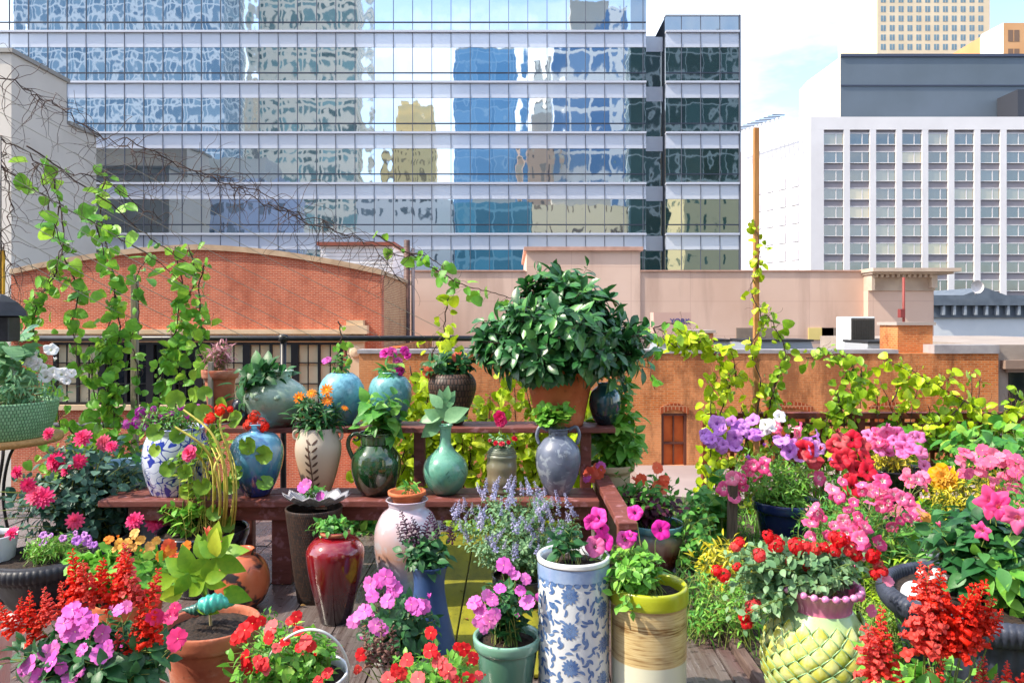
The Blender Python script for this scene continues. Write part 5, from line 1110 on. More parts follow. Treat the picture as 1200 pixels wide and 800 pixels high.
p = Plant('impatiens_pot', 'pink impatiens mound on the boards before the waisted vase', 'potted plant', 468, 800)
p.body([(30, 800), (34, 780), (35, 765)], M('grey_clay', '7c7470', '8c8480'), soil=SOIL)
p.shoots(p.ell(468, 735, 48, 32, 62, .2), LM['deep'], 'ovate', .07, 7, .3)
p.flow('five', pm('pink'), [(420, 722, -.1), (427, 716, -.1), (436, 698, -.1), (452, 675, -.05), (458, 681, -.05), (445, 680, 0), (454, 704, -.12), (446, 737, -.18), (440, 732, -.18), (482, 708, -.1), (496, 710, -.08), (488, 712, -.1), (434, 684), (462, 690, -.05), (414, 728, -.1)], 8.8).done()
p = Plant('white_bucket_planter', 'white bucket with arched wire handle overflowing with red impatiens', 'potted plant', 352, 900, D=2.7)
p.body([(40, 900), (50, 830), (54, 800), (56, 792)], M('white_enamel', 'd0d4dc', 'e0e2e6', 3, .25), soil=SOIL)
m = MB(); m.tube(curve([p.L(308, 800, -.02), p.L(318, 765, -.1), p.L(345, 742, -.15), p.L(372, 738, -.17), p.L(395, 752, -.15), p.L(408, 778, -.1), p.L(408, 800, -.02)], 8), .005, .005, 8); m.build('handle', M('white_plastic_coat', 'c8ccc8', None, 1, .3), p.t)
p.shoots(p.ell(325, 770, 62, 32, 66, .2), LM['green'], 'ovate', .058, 7, .3); p.shoots(p.ell(370, 775, 40, 22, 26, .12), LM['fresh'], 'ovate', .05, 6, .3)
p.flow('five', pm('red'), [(347, 722, -.1), (340, 727, -.1), (350, 739, -.12), (358, 751, -.15), (351, 758, -.15), (364, 756, -.15), (287, 738, -.1), (280, 745, -.1), (275, 750, -.1), (315, 747, -.12), (308, 778, -.18), (302, 774, -.18), (312, 784, -.18), (325, 758, -.14), (288, 770, -.12), (384, 788, -.15), (306, 727, -.05), (296, 730, -.05), (318, 735, -.08), (372, 798, -.18), (290, 782, -.12), (334, 752, -.14)], 8.2).done()
p = Plant('begonia_pot', 'low mound of red impatiens at the bottom beside dried flower stems', 'potted plant', 505, 900, D=2.7)
p.body([(40, 900), (48, 850), (50, 830)], TERRA, soil=SOIL)
p.shoots(p.ell(508, 795, 62, 34, 80, .2), LM['fresh'], 'ovate', .05, 7, .3)
p.flow('five', pm('red'), [(423, 767, -.05), (419, 784, -.05), (505, 741, -.1), (511, 767, -.15), (504, 762, -.15), (518, 776, -.16), (526, 786, -.18), (533, 795, -.18), (470, 788, -.12), (464, 785, -.12), (477, 773, -.1), (561, 791, -.05), (544, 760, -.05), (536, 757, -.05), (554, 770, -.02), (520, 784, -.17), (512, 775, -.16), (490, 795, -.15), (455, 796, -.1), (548, 797, -.1)], 7.5)
p.flow('dark_spike', (PM['brownish'], TWIG), [(432, 775), (440, 772), (447, 770), (455, 776), (462, 768), (437, 782), (450, 785)], 34, name='dried_spike', nrm=(0, -.1, 1), jit=.12, stem=.1).done()

# ================================================================== right bed
p = Plant('navy_pot', 'navy blue pot spilling lilac, white and pink petunias', 'potted plant', 921, 640, .02)
p.body([(25, 640), (31, 615), (35, 598), (38, 596), (39, 586)], glaze('navy_glaze', [(0, '0c1438'), (1, '1c2c68')], .3, .05, 8, .12, None, 0, 1), soil=SOIL, k=3)
p.shoots(p.ell(903, 560, 66, 34, 150, .32, pw=3), LM['fresh'], 'lance', .06, 9, .2, sr=.0018)
p.flow('petunia', pv('lilac_petunia'), rnd(850, 508, 26, 22, 17, -.2, .1)+rnd(940, 520, 28, 16, 12, -.2, .1)+rnd(880, 498, 20, 12, 6, -.1, .1), 8, jit=.6); p.flow('petunia', pv('white_petunia'), rnd(906, 494, 16, 10, 6, -.15, .1), 6.5)
p.flow('petunia', pv('eyed_petunia'), rnd(875, 548, 30, 18, 13, -.3, .1)+rnd(858, 572, 22, 12, 8, -.3, .08)+rnd(925, 505, 20, 12, 6)+rnd(960, 560, 14, 12, 4, -.2), 7, jit=.8); p.flow('petunia', pv('crimson_petunia'), [(948, 533, -.25), (955, 540, -.2), (942, 527, -.25)], 9.5).done()
p = Plant('red_petunia_pot', 'crimson petunias between the navy pot and the dark bowl', 'potted plant', 985, 640, .02)
p.body([(22, 640), (27, 615), (29, 600)], BLK, soil=SOIL); p.shoots(p.ell(978, 570, 32, 32, 60, .2), LM['green'], 'lance', .055, 8, .2)
p.flow('petunia', pv('crimson_petunia'), [(985, 515, -.1), (1000, 514, -.1), (1011, 522, -.1), (992, 535, -.2), (984, 540, -.2), (1005, 548, -.2), (1015, 535, -.15), (996, 560, -.25), (978, 522, -.1), (1018, 552, -.25), (1000, 570, -.3)], 9.5, jit=.4).done()
p = Plant('dark_bowl_planter', 'wide dark bowl of pale pink petunias before the lattice fence', 'potted plant', 1048, 632, .02)
p.body([(16, 632), (14, 600), (24, 575), (34, 556), (37, 548)], BLK, soil=SOIL, k=4); p.shoots(p.ell(1046, 538, 38, 10, 60, .2, up=True), LM['gold'], 'lance', .045, 7, .2)
p.flow('petunia', pv('pink_petunia'), rnd(1048, 517, 36, 13, 18, -.12, .12)+[(1058, 530, -.25), (1080, 530, -.15), (1084, 545, -.2), (1016, 510, -.1)], 7.5, jit=.7); p.flow('petunia', pv('eyed_petunia'), rnd(1025, 512, 22, 12, 7), 7).done()
p = Plant('pink_petunia_mound', 'sprawling mound of rose pink petunias with white eyes in the bed', 'flowering plant', 1010, 712, .02)
p.shoots(p.ell(1010, 628, 66, 52, 190, .38, pw=3), LM['fresh'], 'lance', .06, 8, .25, base=(0, 0, .02), br=.25, sr=.0025)
p.shoots(p.ell(1060, 620, 40, 26, 22, .2), LM['green'], 'heart', .09, 4, .4, base=(.1, 0, .02), br=.1)
p.top = Vector((0, 0, .15)); p.flow('petunia', pv('eyed_petunia'), rnd(1008, 602, 60, 44, 40, -.3, .14)+rnd(1050, 572, 44, 16, 14, -.1, .1)+[(1030, 560, -.1), (1000, 660, -.35), (1015, 650, -.3), (1055, 610, -.35), (950, 600, -.3)]+rnd(985, 625, 40, 30, 14, -.3, .1), 7.2, jit=.85, stem=.12)
p.flow('five', pm('peach'), [(1085, 606, -.25), (1079, 601, -.25)], 8, stem=.12).done()
p = Plant('marigold', 'single large golden yellow marigold in the bed', 'flower', 1105, 645, .02); p.shoots(p.ell(1105, 595, 26, 24, 24, .15), LM['green'], 'lance', .07, 7, .2, base=(0, 0, 0), br=.05); p.top = Vector((0, 0, .1))
p.flow('rose', (PM['yellow'], PM['yellow']), [(1105, 560, -.1)], 15, stem=.2, jit=.1); p.flow('frilly', (PM['yellow'], PM['yellow']), [(1104, 559, -.13)], 12, stem=.05, jit=.1).done()
p = Plant('golden_shrub', 'yellow green feathery shrub dotted with small pink flowers', 'shrub', 1150, 655, .02)
p.shoots(p.ell(1142, 575, 56, 30, 150, .3, pw=3)+p.ell(1185, 570, 40, 32, 60, .2), LM['gold'], 'lance', .05, 10, .25, base=(0, 0, .02), br=.18, sr=.002); p.top = Vector((0, 0, .1))
p.flow('five', pm('rosepink'), rnd(1165, 545, 48, 20, 34, -.2, .15)+rnd(1068, 600, 22, 16, 9, -.2, .1)+rnd(1190, 585, 20, 18, 8, -.25, .1)+rnd(1070, 560, 20, 12, 8, 0, .1), 6.8, jit=.5, stem=.1).done()

p = Plant('mandevilla_planter', 'wide ribbed charcoal planter of mandevilla with pink trumpet flowers', 'potted plant', 1152, 822, .0, D=3.2)
RIBM = M('charcoal_resin', '2c303c', '444a5a', 12, .45, .002, 50)
def ribs(r, z, t, i):
    if i > 17: return r*(1+.012*math.cos(100*t)), z
    return r*(1+.012*math.cos(44*t)), z
p.body([(70, 822), (82, 780), (92, 742), (97, 728), (107, 722), (112, 712), (111, 704), (106, 700)], RIBM, mod=ribs, seg=300, soil=SOIL, lip=.03, k=5, drop=.035)
p.shoots(p.ell(1160, 650, 56, 52, 62, .25), LM['dark'], 'ovate', .11, 7, .3, base=p.top+Vector((.05, 0, 0)), br=.14, sr=.004); p.shoots(p.ell(1140, 625, 50, 30, 24, .15), LM['fresh'], 'ovate', .12, 5, .5, base=p.top, br=.12)
p.leaves.build('foliage', LM['dark'], p.t); p.leaves = MB(); p.shoots(p.ell(1170, 655, 50, 45, 24, .2, dy=-.1), LM['fresh'], 'ovate', .11, 5, .5, base=p.top+Vector((.05, 0, 0)), br=.12)
p.flow('mandevilla', pv('mandevilla'), [(1172, 593, -.2), (1163, 588, -.15)], 12.5, jit=.3, nrm=(-.4, -1, .3), stem=.1); p.flow('mandevilla', pv('mandevilla'), [(1150, 622, -.25), (1192, 608, -.25)], 12.5, nrm=(-.7, -.7, -.3), jit=.3, stem=.1)
p.flow('bud', (PM['rosepink'], PM['rosepink']), [(1102, 618), (1128, 655), (1120, 640), (1165, 575), (1138, 690)], 9, nrm=(-.3, -.3, 1), name='bud', stem=.06)
p.flow('cluster', pm('white'), rnd(1090, 676, 16, 9, 9, -.05, .06), 5, name='flower_cluster', stem=.04).done('young_foliage')
bl = thing('white_ball', 'round white ball resting inside the ribbed charcoal planter', 'ball', p.B+p.L(1072, 696, -.02)); m = MB(); m.lathe([(.055*math.sin(PI*i/16)+.0005, -.055*math.cos(PI*i/16)) for i in range(17)], 28, 0, lambda r, z, t, i: (r*(1+.004*math.cos(6*t)), z)); m.build('ball', M('white_ceramic', 'd8dade', 'e4e5e8', 5, .3), bl)

# pineapple vase
p = Plant('pineapple_vase', 'yellow green pineapple shaped vase with pink ribbed neck', 'vase with plant', 961, 846)
PB = [(30, 846), (44, 828), (55, 800), (60, 775), (58, 752), (50, 734), (42, 722), (36, 712)]
BODY = glaze('pineapple_glaze', [(0, '8c9430'), (.4, 'c0b850'), (.75, 'c8cc78'), (1, 'a4c48c')], .46, .15, 7, .25, None, 0, .4)
p.body(PB, BODY, part='body', k=6)
NECK = [(35, 714), (34, 708), (36, 700), (41, 690), (44, 686)]; q = p.D/F
NP = smoothprof([(a*q, (846-b)*q) for a, b in NECK], 5)
m = MB(); m.lathe(NP+[(NP[-1][0]-.012, NP[-1][1]), (NP[-1][0]-.02, NP[-1][1]-.03), (.02, NP[-1][1]-.04)], 168, 0, lambda r, z, t, i: (r*(1+.035*abs(math.cos(12*t))**.6-.02), z)); m.build('neck', glaze('pink_neck_glaze', [(0, 'b4506c'), (.75, 'c05c80'), (1, 'd890b0')], .56, .1, 12, .25, None, 0, .4), p.t)
m = MB()
for k in range(24):
    a = 2*PI*k/24; c = Vector((math.cos(a)*(NP[-1][0]+.001), math.sin(a)*(NP[-1][0]+.001), NP[-1][1]-.002)); b0 = len(m.v)
    m.lathe([(.0145*math.sin(PI*i/8)+.0003, -.0145*math.cos(PI*i/8)) for i in range(9)], 10); m.v[-1][:] = m.v[-1]+np.array(c)
m.build('beaded_rim', M('pink_bead', 'c874a8', 'd88cb8', 20, .25, coat=.4), p.t)
SC = NT('pineapple_scale_glaze'); g_ = SC.node('ShaderNodeNewGeometry'); SC = SC.fin(SC.mix(SC.ramp(SC.noise(22), [(.4, '000000'), (.6, 'ffffff')]), SC.ramp(g_.outputs['Random Per Island'], [(0, '98a83c'), (.5, 'b8b848'), (1, 'd0c860')]), lin('c8d08c')), .25, .5, 0, .4)
m = MB(); rows = 13; n = 16
for j in range(rows):
    z = .03+(j/(rows-1))*.37
    for k in range(n):
        a = 2*PI*(k+.5*(j % 2))/n; w_, h_ = PI*on_lathe(p, 0, z).x/n*1.02, .04
        def P_(u, v, lift):  # u across, v up
            zz = min(max(z+v*h_, .002), p.P[-1][1]); r = on_lathe(p, 0, zz).x; th = a+u*w_/max(r, .02); return ((r+lift)*math.cos(th), (r+lift)*math.sin(th), zz)
        V = [P_(-1, .0, .002), P_(0, -1, .002), P_(1, 0, .002), P_(-.55, .62, .012), P_(.55, .62, .012), P_(0, 1.05, .024), P_(0, .2, .026), P_(-.5, .0, .016), P_(.5, .0, .016), P_(0, -.5, .014)]
        m.add(V, [(0, 7, 6, 3), (3, 6, 5), (6, 4, 5), (6, 8, 2, 4), (0, 1, 9, 7), (1, 2, 8, 9), (7, 9, 6), (9, 8, 6), (0, 3, 1), ][:8])
m.build('leaf_scale', SC, p.t)
m = MB()
for j in range(rows):
    z = .03+(j/(rows-1))*.37
    for k in range(n):
        a = 2*PI*(k+.5*(j % 2))/n; w_ = PI*on_lathe(p, 0, z).x/n
        for sx in (-1, 1):
            pts = []
            for u in (0, .33, .66, 1):
                zz = min(z+(u*1.0)*.04, p.P[-1][1]); r = on_lathe(p, 0, zz).x+.007+.016*u; th = a+sx*(1-u)*w_/max(r, .02)*(1+.3*math.sin(PI*u)); pts.append((r*math.cos(th), r*math.sin(th), zz))
            m.tube(pts, .0028, .0022, 4)
m.build('scale_edge', M('pale_green_edge', '78a474', '90b884', 20, .3, coat=.3), p.t)
p.top = Vector((0, 0, NP[-1][1]-.02)); p.rt = .11
p.shoots(p.ell(930, 664, 84, 22, 130, .2, dy=.04, pw=3), LM['green'], 'rose', .046, 8, .35, sr=.002); p.shoots(p.ell(872, 706, 26, 32, 40, .12), LM['green'], 'rose', .046, 7, .5, sr=.002); p.shoots(p.ell(985, 660, 50, 20, 40, .15, dy=.05), LM['silver'], 'rose', .04, 7, .4)
p.flow('verbena', (PM['red'], PM['crimson']), [(867, 635), (862, 640), (900, 628), (909, 636), (890, 650), (927, 657), (933, 640), (945, 640), (955, 643), (977, 628), (985, 632), (977, 645), (966, 641), (947, 663), (972, 668), (1023, 652), (1028, 660), (1025, 672), (1034, 668), (847, 673), (840, 668), (875, 730), (882, 710), (872, 722), (890, 708), (997, 643), (864, 664), (1004, 650)], 10, jit=.35, name='flower_cluster', stem=.09)
p.flow('five', pm('rosepink'), [(1006, 640), (1005, 697), (1022, 716), (1040, 680)], 8).done()

p = Plant('red_salvia', 'tall scarlet salvia in the lower right corner before the ribbed planter', 'flowering plant', 1095, 960, 0, D=2.25)
p.body([(50, 960), (62, 900), (66, 875)], TERRA2, soil=SOIL); p.shoots(p.ell(1085, 810, 85, 30, 46, .2), LM['fresh'], 'ovate', .09, 6, .35, sr=.004)
p.flow('spike', pm('scarlet', STEM), [(1030, 775), (1040, 795), (1022, 798), (1096, 765), (1085, 755), (1110, 752), (1075, 768), (1118, 770), (1140, 762), (1150, 748), (1132, 745), (1100, 730), (1084, 740), (1105, 765), (1128, 760)], 66, name='flower_spike', nrm=(0, -.12, 1), jit=.22, stem=.2)
p.flow('spike', pm('scarlet', STEM), [(1092, 812), (1083, 808), (1150, 812), (1165, 815), (1180, 806), (1192, 812), (1092, 708), (1080, 705), (1163, 742)], 34, name='flower_spike', nrm=(0, -.12, 1), jit=.3, stem=.12).done()
p = Plant('small_grey_pot', 'little grey nursery pot in the grass behind the ribbed planter', 'pot', 1086, 672, .02); p.body([(10, 672), (12, 652), (13, 650), (13, 646)], M('grey_plastic', '8c9098', None, 1, .6), soil=SOIL, k=2); p.shoots(p.ell(1083, 628, 14, 14, 10, .06), LM['green'], 'lance', .05, 6, .2).done()

# ------------------------------------------------------------------ loose greenery in the bed
def patch(name, lab, cx, by, ex, ey, rx, ry, n, lm, leaf, size, per=6, cat='plant', dr=.25, zb=.02, br=.2, group=None):
    p = Plant(name, lab, cat, cx, by, zb, group); p.top = Vector((0, 0, 0)); p.rt = br/.6; p.shoots(p.ell(ex, ey, rx, ry, n, dr), lm, leaf, size, per, .25, base=(0, 0, 0), br=br); p.done(); return p
patch('leafy_weed', 'low yellow green strappy plant beside the stake in the bed', 850, 690, 845, 655, 36, 30, 60, LM['gold'], 'lance', .07)
patch('bean_plant', 'round leaved bean plant climbing at the left of the lattice fence', 838, 640, 838, 590, 30, 42, 34, LM['green'], 'heart', .11, 4)
patch('leafy_weed', 'fine pale green weeds left of the pineapple vase', 850, 745, 850, 705, 40, 36, 90, LM['fresh'], 'lance', .05)
patch('leafy_weed', 'pale strappy weeds between pineapple vase and ribbed planter', 1050, 750, 1048, 690, 34, 36, 80, LM['lime'], 'lance', .07)
patch('leafy_weed', 'light green weeds under the rose pink petunias', 1045, 690, 1045, 665, 45, 20, 60, LM['fresh'], 'lance', .06)
patch('leafy_weed', 'green clump right of the striped planter', 820, 670, 812, 620, 24, 44, 50, LM['green'], 'ovate', .06)
patch('leafy_shrub', 'green bush filling the bed behind the mandevilla at right', 1185, 700, 1190, 620, 45, 60, 90, LM['green'], 'ovate', .07, 8)
patch('leafy_shrub', 'broad leaved vine mound against the right end of the lattice', 1180, 625, 1165, 522, 60, 26, 44, LM['green'], 'heart', .13, 5, dr=.3)
patch('leafy_shrub', 'low green shrub seen under the bench between its legs', 420, 618, 425, 605, 44, 26, 60, LM['green'], 'ovate', .08, 7, zb=0)
patch('leafy_shrub', 'dark green clump behind the roses under the bench end', 150, 650, 205, 560, 40, 40, 40, LM['green'], 'heart', .09, 5, zb=0)
patch('leafy_shrub', 'bright green clump behind the pearly vase', 560, 622, 560, 600, 46, 22, 50, LM['lime'], 'ovate', .08, 6, zb=0)
patch('leafy_filler', 'small leafy seedlings between white bucket and terracotta pot', 300, 760, 300, 745, 26, 22, 40, LM['green'], 'ovate', .04, zb=0, br=.1)
patch('leafy_filler', 'feathery green clump before the drip glazed pot', 808, 735, 812, 700, 20, 40, 60, LM['green'], 'lance', .05)
patch('leafy_filler', 'mid green mound right of the navy pot under the petunias', 965, 665, 965, 620, 36, 34, 80, LM['green'], 'lance', .06)
patch('leafy_filler', 'pale green mound behind the small grey pot', 1080, 650, 1085, 620, 40, 34, 80, LM['fresh'], 'ovate', .05, 8)
patch('leafy_filler', 'feathery greens right of the pineapple vase', 1040, 790, 1035, 735, 26, 36, 60, LM['fresh'], 'lance', .045)
patch('leafy_filler', 'yellow green clump at the foot of the lattice left end', 835, 625, 832, 600, 26, 30, 60, LM['lime'], 'ovate', .06)
patch('leafy_filler', 'shaded greens behind the red brown bench at its left leg', 245, 618, 250, 600, 50, 26, 50, LM['deep'], 'ovate', .08, zb=0)
lt = MB(); lm_ = []
for i in range(420):
    x, y = U(-3.2, EDGE-.05), U(2.7, 6.2); lm_.append((basis(Vector((U(-1, 1), U(-1, 1), U(-.1, .1))), Vector((0, 0, 1))+rv(.3), U(.008, .035)), np.array((x, y, .012+(.02 if -.53 < x < .28 else 0)))))
lt.inst(LEAF['ovate'], lm_[:300]); lt.inst(LEAF['tiny'], lm_[300:]); tag(lt.build('leaf_litter', leafmat('dry_litter', '5c4428', '9c7c48', 'c05060', transl=.1)), 'dropped leaves and petals scattered over the boards', 'leaf litter', kind='stuff')
gc = MB(); Ms = []; Ml = []
for i in range(9500):
    x, y = U(EDGE+.06, 5.5), U(2.3, 6.3)
    if random.random() > .6+.65*math.sin(2.1*x+y)*math.sin(1.7*y)+.3: continue
    p_ = np.array((x, y, bedh(x, y))); d = Vector((U(-.6, .6), U(-.6, .6), 1))
    if random.random() < .55: Ms.append((basis(d, rv(1)+Vector((0, -1, 0)), U(.06, .18)), p_))
    else: Ml.append((basis(Vector((U(-1, 1), U(-1, 1), .5)), Vector((0, 0, 1))+rv(.4), U(.02, .05)), p_+np.array((0, 0, U(.01, .08)))))
gc.inst(LEAF['blade'], Ms); gc.inst(LEAF['ovate'], Ml); tag(gc.build('grass', LM['fresh']), 'short grass and low weeds covering the bed soil', 'grass', kind='stuff')

# ================================================================== climbing vines, strings, bare twigs
def vine(name, lab, paths, d, size, step, lm, wild=.07, fade=False, r=.006, cat='vine', petiole=.05, leaf='heart', group=None, sm=TWIG, k=6):
    P0 = [[W(q[0], q[1], (q[2] if len(q) > 2 else d)) for q in P] for P in paths]; B = min((q for P in P0 for q in P), key=lambda v: v.z).copy()
    t = thing(name, lab, cat, B, group); st, lv = MB(), MB(); MM = []; zz_ = [q.z-B.z for P in P0 for q in P]; zlo, zhi = min(zz_), max(zz_)
    for P in P0:
        C = [q-B+(rv(.008)) for q in curve(P, k)]; st.tube(C, r, r*.5, 5)
        if step:
            L_ = sum((b-a).length for a, b in zip(C, C[1:])); n = int(L_/step)
            for i in range(n):
                u = U(0, 1)*(len(C)-1); j = int(min(u, len(C)-2)); c = C[j].lerp(C[j+1], u-j)
                if fade and random.random() > .3+.8*(1-(c.z-zlo)/(zhi-zlo+1e-6)): continue
                if random.random() < .12:
                    a0 = U(0, 6); hh = rv(.1)+Vector((0, -.04, .06)); st.tube([c+hh*u_+Vector((math.cos(a0+u_*9), 0, math.sin(a0+u_*9)))*.018*u_ for u_ in (0, .2, .4, .55, .7, .8, .9, 1)], .0018, .001, 3, cap=False)
                o = rv(wild*random.choice((.6, 1, 1.5))); q = c+o; st.tube([c, c.lerp(q, .6)+Vector((0, 0, .015)), q], .0016, .0012, 3, cap=False)
                dd = Vector((U(-.7, .7), U(-.4, .3), U(-1, .25))); nn = Vector((U(-.7, .7), U(-1.2, -.1), U(-.1, 1)))
                MM.append((basis(dd, nn, size*random.choice((.45, .6, .8, .95, 1, 1.15))*U(.85, 1.1)), np.array(q)))
    if MM: lv.inst(LEAF[leaf], MM[::3])
    if MM: lv.inst(LEAF['heart2'], MM[1::3]); lv.inst(LEAF['heart3'], MM[2::3]); lv.build('foliage', lm, t)
    st.build('stem', sm, t); return t
LM['vine'] = leafmat('leaf_vine', '2f8028', '7cc43c', 'c4e850', .45, .4)
G, Y, LI, FR = LM['vine'], LM['yellow'], LM['lime'], LM['fresh']; GV = 'climbing vines over the terrace'  # Y: the vines' backlit yellow is put into the leaf colour
vine('climbing_vine', 'leafy vine dropping down the far left edge beside the basket', [[(62, 205), (74, 270), (66, 320), (46, 352), (40, 400), (62, 450), (70, 500)], [(46, 352), (30, 380), (20, 420)], [(74, 300), (92, 340), (85, 380), (92, 430)]], 5.4, .085, .0135, G, fade=True, group=GV)
vine('climbing_vine', 'thick green vine hanging left of the grey weathered post', [[(124, 200), (118, 250), (128, 300), (135, 345), (124, 400), (126, 450), (120, 505)], [(135, 345), (140, 390), (130, 430), (135, 490)], [(124, 400), (108, 430), (112, 480)]], 5.5, .085, .011, G, fade=True, group=GV)
vine('climbing_vine', 'leafy vine hanging right of the grey weathered post', [[(205, 290), (214, 340), (206, 390), (212, 440), (200, 500)], [(206, 390), (190, 430), (185, 490)], [(238, 310), (233, 350), (238, 400), (240, 425)], [(222, 290), (228, 330), (212, 360)]], 5.5, .085, .012, G, fade=True, group=GV)
vine('climbing_vine', 'wispy pale vine wound round the grey weathered post', [[(158, 500), (162, 440), (154, 400), (163, 360), (160, 325), (175, 300)]], 5.62, .07, .03, FR, wild=.05, group=GV)
vine('climbing_vine', 'low tangle of vine leaves along the rail behind the roses', [[(60, 560), (90, 530), (120, 510), (150, 520), (190, 500)], [(80, 500), (110, 540), (150, 545), (180, 530)], [(40, 520), (70, 540), (100, 560)]], 5.5, .09, .013, G, wild=.1, group=GV)
vine('climbing_vine', 'sparse leafy vine running along the upper string at left', [[(-10, 185, 5.0), (30, 215, 5.1), (70, 240, 5.2), (112, 262, 5.3), (150, 285, 5.4), (190, 310, 5.5), (225, 345, 5.6)], [(70, 240, 5.2), (62, 280, 5.2)], [(112, 262, 5.3), (122, 300, 5.3)]], 5.3, .1, .07, G, wild=.06, group=GV)
vine('climbing_vine', 'sparse leafy vine running down the second string at left', [[(30, 170, 5.0), (80, 205, 5.1), (130, 240, 5.2), (165, 270, 5.3), (200, 295, 5.4), (245, 325, 5.5)]], 5.3, .1, .075, G, wild=.06, group=GV)
vine('climbing_vine', 'leafy vine tip trailing above the pink wall toward the glossy shrub', [[(440, 275), (480, 298), (515, 318), (545, 335), (575, 342), (600, 350)], [(480, 298), (500, 300), (520, 315)]], 5.6, .09, .04, G, wild=.06, group=GV)
vine('climbing_vine', 'bright yellow green vine hanging left of the glossy shrub', [[(525, 350), (520, 390), (525, 430), (515, 470)], [(520, 390), (505, 420), (500, 460), (505, 500)], [(480, 430), (490, 470), (478, 500)]], 5.9, .09, .024, Y, group=GV)
vine('climbing_vine', 'thin vine sprig in front of the brick house pilaster', [[(396, 375), (400, 400), (392, 430), (398, 450)], [(400, 405), (410, 420)]], 5.7, .075, .045, G, wild=.04, group=GV)
rr_ = random.Random(5)
for i, (a, b, lab_) in enumerate([(425, 500, 'yellow green backlit vines behind the dark green jug'), (495, 570, 'yellow green backlit vines behind the mint bottle vase'), (565, 640, 'yellow green backlit vines behind the ribbed jar'), (630, 712, 'yellow green backlit vines behind the grey amphora')]):
    P = []
    for x in range(a, b, 11): P.append([(x+rr_.uniform(-6, 6), 606), (x+rr_.uniform(-10, 10), 560), (x+rr_.uniform(-10, 10), 520), (x+rr_.uniform(-10, 10), rr_.uniform(440, 500))])
    vine('climbing_vine', lab_, P, 5.85, .085, .014, Y, wild=.08, group=GV)
vine('climbing_vine', 'yellow green vine spiralling up the tall pine post', [[(884, 500), (892, 450), (880, 410), (893, 375), (880, 340), (890, 300), (884, 260)]], 6.1, .065, .022, Y, wild=.05, group=GV)
vine('climbing_vine', 'dense yellow green vine column left of the tall pine post', [[(836, 620), (828, 560), (838, 510), (850, 460), (846, 430), (828, 405), (812, 398), (795, 385)], [(838, 510), (832, 470), (842, 440)], [(850, 460), (862, 440), (856, 410)], [(812, 398), (800, 410), (775, 395)], [(836, 560), (846, 540), (835, 500)]], 6.1, .08, .0125, Y, wild=.07, group=GV)
vine('climbing_vine', 'yellow green vine column right of the tall pine post', [[(900, 480), (912, 440), (920, 410), (906, 380), (898, 370)], [(912, 440), (905, 460), (915, 480)]], 6.1, .075, .016, LI, wild=.06, group=GV)
vine('climbing_vine', 'bushy lime vine rising above the crimson petunias', [[(985, 540), (990, 500), (982, 460), (1000, 430), (975, 415), (945, 420)], [(982, 470), (1005, 455), (1010, 430)], [(990, 500), (975, 480), (965, 500)]], 6.1, .08, .013, LI, wild=.07, group=GV)
vine('climbing_vine', 'lime vine arching along the lattice at the far right', [[(1210, 465), (1170, 485), (1130, 470), (1100, 452), (1070, 435), (1035, 422)], [(1130, 470), (1110, 490), (1080, 500)], [(1200, 500), (1150, 495), (1110, 505)], [(1045, 470), (1060, 445), (1090, 450), (1120, 440)]], 6.15, .075, .017, Y, wild=.06, group=GV)
vine('climbing_vine', 'large leaved green vine draped over the lattice fence', [[(1040, 520), (1070, 510), (1100, 525), (1140, 512), (1210, 520)], [(1060, 540), (1100, 545), (1150, 535)], [(1040, 500), (1030, 540)], [(1160, 500), (1205, 505)]], 6.12, .11, .018, G, wild=.09, group=GV)
vine('climbing_vine', 'small vine strand beside the black rail post right of the shrub', [[(765, 385), (772, 400), (762, 430), (768, 455)], [(765, 385), (785, 378), (800, 392)]], 5.9, .09, .05, G, wild=.05, group=GV)
for i, (a, b, y0, lab_) in enumerate([(835, 900, 470, 'yellow green vine screen on the lattice behind the lilac petunias'), (905, 985, 480, 'yellow green vine screen on the lattice behind the white petunias'), (1000, 1085, 450, 'yellow green vine screen rising behind the dark bowl planter'), (1090, 1200, 455, 'yellow green vine screen on the lattice behind the golden shrub')]):
    P = []
    for x in range(a, b, 15): P.append([(x+rr_.uniform(-6, 6), 600), (x+rr_.uniform(-12, 12), 550), (x+rr_.uniform(-12, 12), 510), (x+rr_.uniform(-14, 14), rr_.uniform(y0-25, y0+30))])
    vine('climbing_vine', lab_, P, 6.22, .075, .03, LI if i % 2 else Y, wild=.08, group=GV)
SG_ = 'diagonal strings tied over the terrace'; STR = M('pale_string', 'a8a090', None, 1, .7)
for i, bx in enumerate((205, 250, 292, 340, 372, 412, 450, 502, 540)):
    a = W(-40, 397-.53*(bx+40), 4.4); b = W(bx, 397, 6.0); mid = (a+b)/2-Vector((0, 0, .03)); m = MB(); m.tube(curve([(0, 0, 0), mid-a, b-a], 8), .0026, .0026, 4); o = m.build('garden_string', STR); o.location = a
    tag(o, 'taut pale string rising from the back rail toward upper left', 'string', SG_)
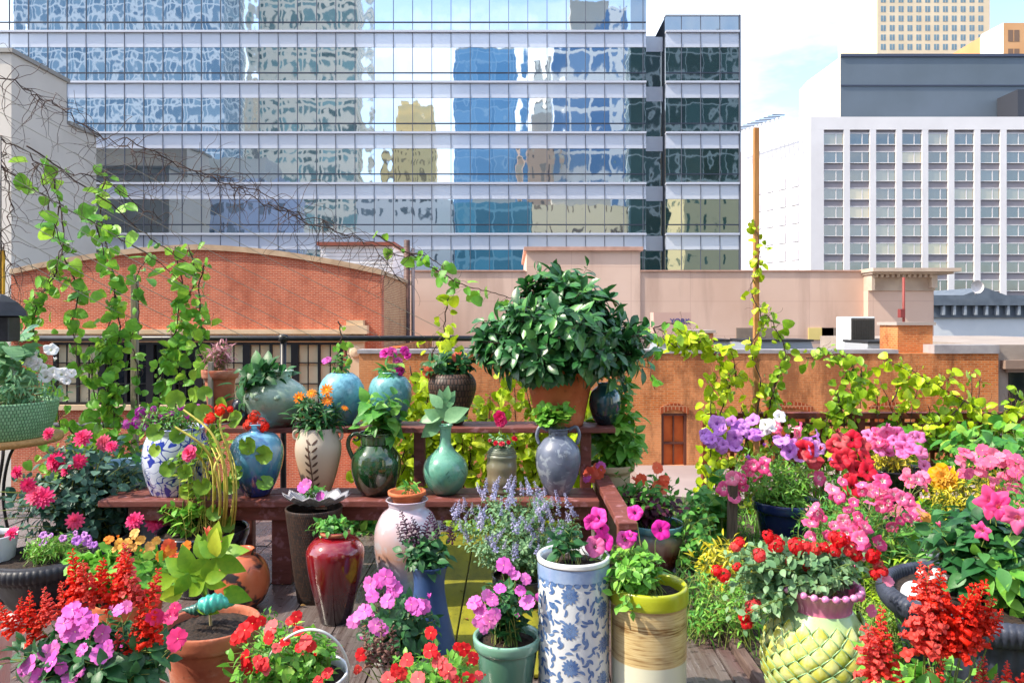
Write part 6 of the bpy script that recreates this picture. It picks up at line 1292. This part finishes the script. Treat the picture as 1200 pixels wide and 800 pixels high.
def tangle(lab, path, n, spread_, seed, d=5.3):
    rr = random.Random(seed); P = [W(q[0], q[1], q[2] if len(q) > 2 else d) for q in path]; B = P[-1].copy(); m = MB(); C = [q-B for q in curve(P, 8)]
    C = [c+Vector((rr.uniform(-1, 1), rr.uniform(-1, 1), rr.uniform(-1, 1)))*.022 for c in C]; m.tube(C, .0042, .003, 5)
    for i in range(n):
        c = C[rr.randrange(len(C))]; v = Vector((rr.uniform(-1, 1), rr.uniform(-.4, .4), rr.uniform(-1, .6))).normalized(); Q = [c]
        for k in range(rr.randrange(4, 9)):
            v = (v+Vector((rr.uniform(-1, 1), rr.uniform(-.5, .5), rr.uniform(-1, .7)))*.7).normalized(); Q.append(Q[-1]+v*spread_*rr.uniform(.3, 1))
        m.tube(curve(Q, 3), .0024, .001, 4, cap=False)
    o = thing('dry_vine', lab, 'dry vine', B); m.build('twig', TWIG, o)
tangle('bare brown vine along the top left strings', [(-20, 82, 4.6), (40, 108, 4.8), (75, 130, 4.9), (130, 165, 5), (200, 190, 5.2), (260, 210, 5.3)], 60, .085, 1)
tangle('bare vine crossing the middle of the office glass at left', [(-20, 150, 4.6), (60, 195, 4.9), (120, 215, 5), (190, 260, 5.3)], 50, .08, 2)
tangle('tangled bare twigs above the brick gable', [(150, 160, 5.1), (220, 200, 5.2), (290, 222, 5.3), (350, 250, 5.4), (420, 280, 5.5), (480, 300, 5.6)], 80, .085, 3)
tangle('knot of dry twigs over the white rooftop boards', [(260, 205, 5.3), (300, 235, 5.3), (370, 262, 5.4), (430, 285, 5.5), (470, 330, 5.6)], 70, .07, 4)
tangle('dense dry vine stems at the left edge above the lantern', [(2, 180, 4.9), (12, 230, 4.9), (4, 280, 4.9), (14, 330, 4.9), (6, 380, 4.9)], 70, .06, 5)
tangle('bare looping vine left of the grey post', [(40, 190, 5.2), (58, 240, 5.2), (70, 300, 5.3), (60, 330, 5.4), (35, 350, 5.4)], 30, .07, 6)
ln = thing('lantern', 'black hanging lantern at the far left above the green basket', 'lantern', W(5, 400, 4.6)); q = 4.6/F; m = MB()
m.box(-20*q, 12*q, -.06, .06, 0, 30*q); m.build('body', BLACKMETAL, ln, smooth=False, bevel=.01)
m = MB(); m.lathe([(.16, 30*q), (.15, 36*q), (.1, 46*q), (.03, 54*q), (.001, 56*q)], 6, c=(-4*q, 0)); m.build('roof', BLACKMETAL, ln, smooth=False)
m = MB(); m.tube([(-4*q, 0, 55*q), (-4*q, 0, 240*q)], .004); m.build('hanger', BLACKMETAL, ln)
fd = thing('yellow_board', 'narrow yellow painted board at the left edge', 'board', W(-2, 345, 4.9)); m = MB(); q = 4.9/F; m.box(-10*q, 6*q, 0, .02, 0, 52*q); m.build('board', M('yellow_paint', 'd8a020', 'e0b03c', 5, .5), fd, smooth=False, bevel=.003)
